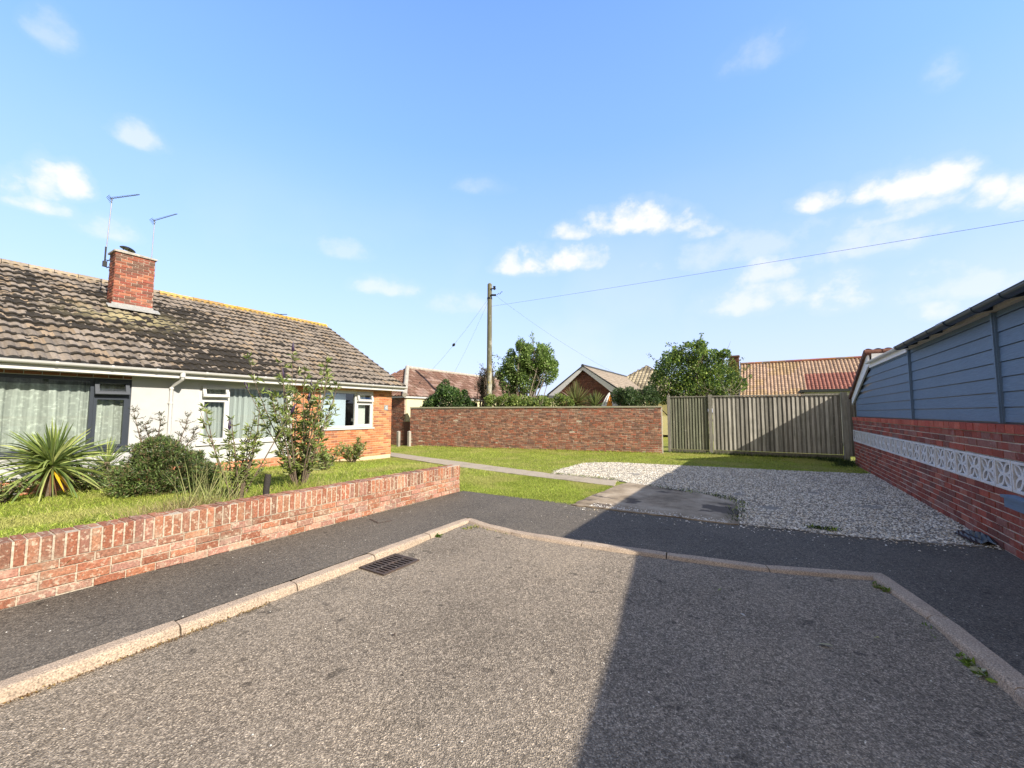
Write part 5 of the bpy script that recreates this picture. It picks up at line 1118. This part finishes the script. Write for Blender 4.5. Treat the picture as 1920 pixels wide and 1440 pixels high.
# =================================================================== GRASS, WEEDS, GRAVEL, LITTER (stuff)
def scatter(n, x0, x1, y0, y1, keep):
    x = RNG.uniform(x0, x1, n); y = RNG.uniform(y0, y1, n); k = keep(x, y); return x[k], y[k]
def grassmesh(name, x, y, h, w, pal, lean=.45, lab=None, zoff=-.01):
    z = hlawn(x, y) + zoff; n = len(x); d = np.stack([RNG.normal(0, lean, n), RNG.normal(0, lean, n), np.ones(n)], 1); d /= np.linalg.norm(d, axis=1, keepdims=True)
    c = tones(n, pal, .5, 1.45) * (.78 + .44 * fbm(x * 1.4 + 20, y * 1.4 + 20, 71, 4))[:, None]; dry = smooth(.50, .68, fbm(x * .9 + 40, y * .9 + 10, 75, 4))[:, None] * .6; c = c * (1 - dry) + np.array([(.48, .44, .17)]) * dry
    V, F, T = blades(np.stack([x, y, z], 1), d, h * RNG.uniform(.5, 1.25, n), np.full(n, w), c, .25, 2)
    o = emit(name, V, F, GRASSM, tone=T); tag(o, lab, kind='stuff'); return o
GP = [(.30, .38, .055), (.38, .45, .08), (.22, .30, .045), (.44, .47, .12)]
x, y = scatter(150000, -11.3, -5.52, -3.5, 9.5, lambda x, y: (y < 6.5) | inpoly(x, y, [(-11.4, 6.4), (-5.5, 6.4), (-5.5, 8.9), (-7.7, 9.3), (-11.4, 10.2)]))
p_ = RNG.random(len(x)) < np.clip(1.5 - np.hypot(x, y) / 14, .3, 1); grassmesh('front_grass', x[p_], y[p_], .075, .011, GP, lab='bright green lawn grass in front of the bungalow')
x, y = scatter(90000, -11.2, -5.55, -2.5, 9.2, lambda x, y: ((y < 6.5) | inpoly(x, y, [(-11.4, 6.4), (-5.6, 6.4), (-5.6, 8.7), (-7.7, 9.1), (-11.3, 9.9)])) & (fbm(x * 2.3 + 3, y * 2.3 + 8, 101, 3) > .54))
grassmesh('grass_tufts', x, y, .13, .010, GP + [(.16, .22, .04), (.5, .46, .2)], .6, 'taller uneven tufts in the lawn in front of the bungalow')
x, y = scatter(60000, -5.6, -2.75, 6.6, 9.3, lambda x, y: inpoly(x, y, [(-5.6, 6.5), (-2.86, 6.60), (-2.82, 8.72), (-5.1, 8.98), (-5.6, 9.03)]))
grassmesh('side_grass', x, y, .05, .009, GP, lab='patch of lawn between the garden wall, the path and the concrete slab')
farl = lambda x, y: ((y > 11.2 + (-12.9 - x) * .26) | (x > -12.9)) & ~inpoly(x, y, PATH) & ~inpoly(x, y, GRAV) & ~inpoly(x, y, SLABP) & (y > 9.55 + np.clip(-4.75 - x, 0, 99) * .208) & ((x < -4.9) | (y > 12.4)) & (y < 14.10 + (x + 14.6) * .2405) | ((x > -3.5) & (y < 17.5) & (y > 13.3 + (x + 2) * .14) & (x < 2.2))
x, y = scatter(170000, -17, 2.25, 9.5, 17.6, farl); grassmesh('back_grass', x, y, .06, .013, GP, lab='lawn grass in front of the boundary wall and fence')
# ragged longer fringe and weeds
def fringe(name, pts, n, h, w, pal, spread, lab, zb=None, lean=.5):
    X = []; Y = []
    for _ in range(n):
        k = random.randrange(len(pts) - 1); f = random.random(); X.append(pts[k][0] + (pts[k + 1][0] - pts[k][0]) * f + random.gauss(0, spread)); Y.append(pts[k][1] + (pts[k + 1][1] - pts[k][1]) * f + random.gauss(0, spread))
    X = np.array(X); Y = np.array(Y); z = hlawn(X, Y) if zb is None else np.full(n, zb); d = np.stack([RNG.normal(0, lean, n), RNG.normal(0, lean, n), np.ones(n)], 1); d /= np.linalg.norm(d, axis=1, keepdims=True)
    V, F, T = blades(np.stack([X, Y, z], 1), d, h * RNG.uniform(.4, 1.3, n), np.full(n, w), tones(n, pal), .3, 3); o = emit(name, V, F, GRASSM, tone=T); tag(o, lab, kind='stuff'); return o
STRAW = [(.38, .32, .14), (.30, .26, .10), (.24, .26, .07), (.42, .36, .2)]
fringe('dry_grass', [(-5.8, -1), (-5.85, 2.2), (-5.9, 3.6)], 3600, .28, .009, STRAW + GP[:2], .16, 'tall dry grass stems behind the brick garden wall')
fringe('dry_grass_clump', [(-6.0, 1.7), (-6.6, 2.6)], 1900, .42, .010, STRAW + [(.20, .13, .08)], .14, 'clump of brown dry grass and seed heads behind the garden wall')
fringe('tall_grass_stems', [(-6.5, 2.35), (-6.7, 2.8)], 90, .95, .011, [(.30, .34, .12), (.36, .36, .16)], .12, 'few tall green grass stems in front of the conifer bush', lean=.22)
fringe('long_grass', [(-6.3, 2.2), (-6.8, 3.9), (-7.2, 4.4)], 1300, .28, .007, GP + STRAW[:2], .2, 'longer grass around the buddleia stems')
fringe('fence_foot_weeds', [(-3.3, 17.35), (2.2, 17.7)], 1800, .16, .012, GD + GP[:1], .10, 'weeds and long grass at the foot of the timber fence')
fringe('wall_foot_grass', [(-14.2, 14.05), (-3.6, 16.65)], 2200, .12, .010, GP, .05, 'grass fringe at the foot of the boundary wall')
fringe('gravel_weeds', [(-.45, 6.8), (-.42, 8.3), (-.9, 8.75), (-2.2, 9.1)], 500, .07, .010, GP[:1] + GD, .07, 'weeds along the edge of the concrete slab and the gravel', .02)
fringe('gravel_weed_tuft', [(.45, 7.0), (.75, 7.02)], 160, .07, .012, GP[:1] + GD, .04, 'small weed tuft at the front edge of the gravel', .02)
fringe('far_corner_weeds', [(1.9, 15.5), (2.2, 16.6), (1.6, 17.3)], 700, .22, .015, GD, .15, 'dark weeds in the corner of the fence and the screen block wall')
def leafweed(name, pts, n, size, pal, spread, lab, zb=-.06):
    P = []; 
    for _ in range(n):
        k = random.randrange(len(pts) - 1); f = random.random(); P.append((pts[k][0] + (pts[k + 1][0] - pts[k][0]) * f + random.gauss(0, spread), pts[k][1] + (pts[k + 1][1] - pts[k][1]) * f + random.gauss(0, spread), zb + random.random() * .012))
    D = np.stack([RNG.normal(0, 1, n), RNG.normal(0, 1, n), RNG.uniform(0, 1.0, n)], 1); V, F, T = leafset(np.array(P), D, size, size * .5, tones(n, pal)); o = emit(name, V, F, GRASSM, tone=T); tag(o, lab, kind='stuff'); return o
leafweed('kerb_weeds', [(.985, 4.45), (.995, 4.25)], 26, .045, [(.22, .32, .05), (.14, .22, .04)], .012, 'green weeds at the foot of the right kerb by a joint')
leafweed('kerb_weeds', [(1.06, 4.02), (1.10, 3.8)], 60, .05, [(.22, .32, .05), (.14, .22, .04), (.45, .45, .3)], .015, 'green weeds and litter at the foot of the right kerb nearer the camera')
leafweed('kerb_weeds', [(1.20, 3.30), (1.25, 3.18)], 40, .05, [(.22, .32, .05), (.14, .22, .04)], .012, 'green weeds at the right kerb at the edge of the picture')
leafweed('kerb_weeds', [(.80, 5.14), (.90, 5.02)], 50, .05, [(.30, .32, .12), (.40, .36, .25), (.14, .2, .04)], .02, 'weeds and dead leaves in the right corner of the kerb', -.035)
leafweed('kerb_weeds', [(-3.62, 4.55), (-3.5, 4.8), (-3.0, 4.7)], 160, .035, [(.20, .24, .06), (.36, .30, .14)], .03, 'dry weeds in the left corner of the kerb', -.035)
leafweed('kerb_tuft', [(-3.74, 4.12), (-3.74, 4.18)], 30, .05, [(.10, .16, .03)], .01, 'small green tuft at the foot of the left kerb', -.05)
leafweed('kerb_litter', [(-3.73, -.5), (-3.73, 1.0), (-3.73, 2.0)], 600, .018, [(.26, .17, .07), (.36, .27, .12), (.14, .08, .04)], .012, 'brown grit and leaf litter along the foot of the left kerb', -.068)
leafweed('wall_litter', [(-5.27, 3.0), (-5.27, 6.2)], 420, .014, [(.45, .38, .24), (.36, .27, .15), (.5, .46, .36)], .03, 'grit along the foot of the garden wall', .003)
leafweed('path_moss', [(-4.7, 9.55), (-3.0, 9.45)], 260, .04, [(.16, .2, .05), (.36, .36, .2)], .06, 'moss and weeds where the path meets the gravel', .03)
# gravel
def stones(name, x, y, size, pal, lab, z0=.010, flat=.6):
    n = len(x); a = RNG.uniform(0, 2 * PI, n); s = size * RNG.uniform(.5, 1.25, n); base = np.array([(1, 0, 0), (0, 1, 0), (-1, 0, 0), (0, -1, 0), (0, 0, flat), (.55, .55, flat * .75)]); base = base[:5]
    ca, sa = np.cos(a), np.sin(a); el_ = RNG.uniform(.55, 1, n); V = []
    for b in base:
        bx, by, bz = b[0] * s + RNG.normal(0, .15, n) * s, b[1] * s * el_ + RNG.normal(0, .15, n) * s, b[2] * s * RNG.uniform(.7, 1.2, n)
        V.append(np.stack([x + bx * ca - by * sa, y + bx * sa + by * ca, z0 + bz], 1))
    V = np.stack(V, 1).reshape(-1, 3); i = np.arange(n) * 5; F = np.concatenate([np.stack([i + k, i + (k + 1) % 4, i + 4], 1) for k in range(4)])
    c = tones(n, pal, .8, 1.2); o = emit(name, V, F, STONE, tone=np.tile(c, (4, 1))); tag(o, lab, kind='stuff'); return o
gp = [(.13, .12, .10), (.20, .18, .15), (.60, .56, .48), (.70, .66, .57), (.50, .46, .38), (.76, .73, .65), (.26, .235, .20), (.52, .44, .32)]
x, y = scatter(110000, -5, 2.3, 6.6, 14, lambda x, y: inpoly(x, y, [(p[0], p[1]) for p in GRAV]) & (fbm(x * 2.1, y * 2.1, 91, 3) > .22)); p_ = RNG.random(len(x)) < np.clip(1.65 - y / 12, .45, 1)
stones('gravel', x[p_], y[p_], .019, gp, 'pale loose gravel on the drive')
x = RNG.uniform(-3.0, 2.2, 260); y = np.interp(x, [-2.9, -.4, .9, 2.2], [6.5, 6.6, 6.78, 7.1]) - RNG.exponential(.12, 260); stones('stray_gravel', x, y, .013, gp, 'stray gravel stones along the back edge of the pavement', .002)
bx = []; 
for i in range(len(GRAV)):
    p, q = GRAV[i], GRAV[(i + 1) % len(GRAV)]; L = math.dist(p, q); nn_ = int(L * 70); f = RNG.random(nn_); bx.append(np.stack([p[0] + (q[0] - p[0]) * f + RNG.normal(0, .07, nn_), p[1] + (q[1] - p[1]) * f + RNG.normal(0, .07, nn_)], 1))
bx = np.concatenate(bx); bx = bx[bx[:, 0] < 2.28]; stones('border_gravel', bx[:, 0], bx[:, 1], .017, gp, 'gravel stones spilling over the edges of the drive', .008)
x = RNG.uniform(-2.6, -.5, 300); y = 6.66 + RNG.exponential(.08, 300); stones('slab_stones', x, y, .013, [(.66, .64, .60)], 'white stones along the front edge of the concrete slab', .017)
x, y = scatter(420, -5.2, 1.6, -1, 6.4, lambda x, y: inpoly(x, y, PAV)); stones('pavement_chips', x, y, .006, [(.6, .57, .5), (.7, .68, .62)], 'small pale stone chips scattered on the pavement', .001)
x, y = scatter(260, -3.6, 1.1, .4, 4.7, lambda x, y: x < 1.0); z = zroad(x, y); n = len(x)
stones('road_chips', x, y, .0055, [(.6, .57, .5), (.75, .72, .64)], 'small pale stone chips scattered on the road', -.055)
# few fallen leaves
def leaf(lab, x, y, z, tone, s, a):
    m = MB(); ca, sa = math.cos(a), math.sin(a); q = lambda u, v, w: (x + u * ca - v * sa, y + u * sa + v * ca, z + w)
    m.add([q(-s, 0, .004), q(-s * .3, -s * .3, .012), q(s * .5, -s * .22, .010), q(s, 0, .003), q(s * .5, s * .22, .012), q(-s * .3, s * .3, .006)], [(0, 1, 5), (1, 2, 4, 5), (2, 3, 4)], tone)
    tag(m.build('fallen_leaf', GRASSM, origin=(x, y, z)), lab, 'leaf', 'fallen leaves on the road')
leaf('pale yellow round leaf on the shaded road nearest the right kerb', .63, 4.02, -.05, (.55, .55, .15), .022, .5)
leaf('long pale twig like leaf on the shaded road in front of the right kerb', .30, 3.72, -.055, (.45, .42, .25), .05, .2)
leaf('narrow green leaf on the shaded road, below the far kerb', -.42, 4.3, -.045, (.35, .38, .15), .035, 1.2)
leaf('brown dead leaf on the shaded road nearest the camera', .48, 2.62, -.06, (.30, .2, .12), .03, 2.0)
leaf('dry brown leaf in the middle of the sunlit road', -2.4, 2.2, -.06, (.12, .08, .05), .022, 2.0)
leaf('white flake like leaf in the shaded road middle', -.22, 3.9, -.055, (.6, .6, .58), .03, 2.6)
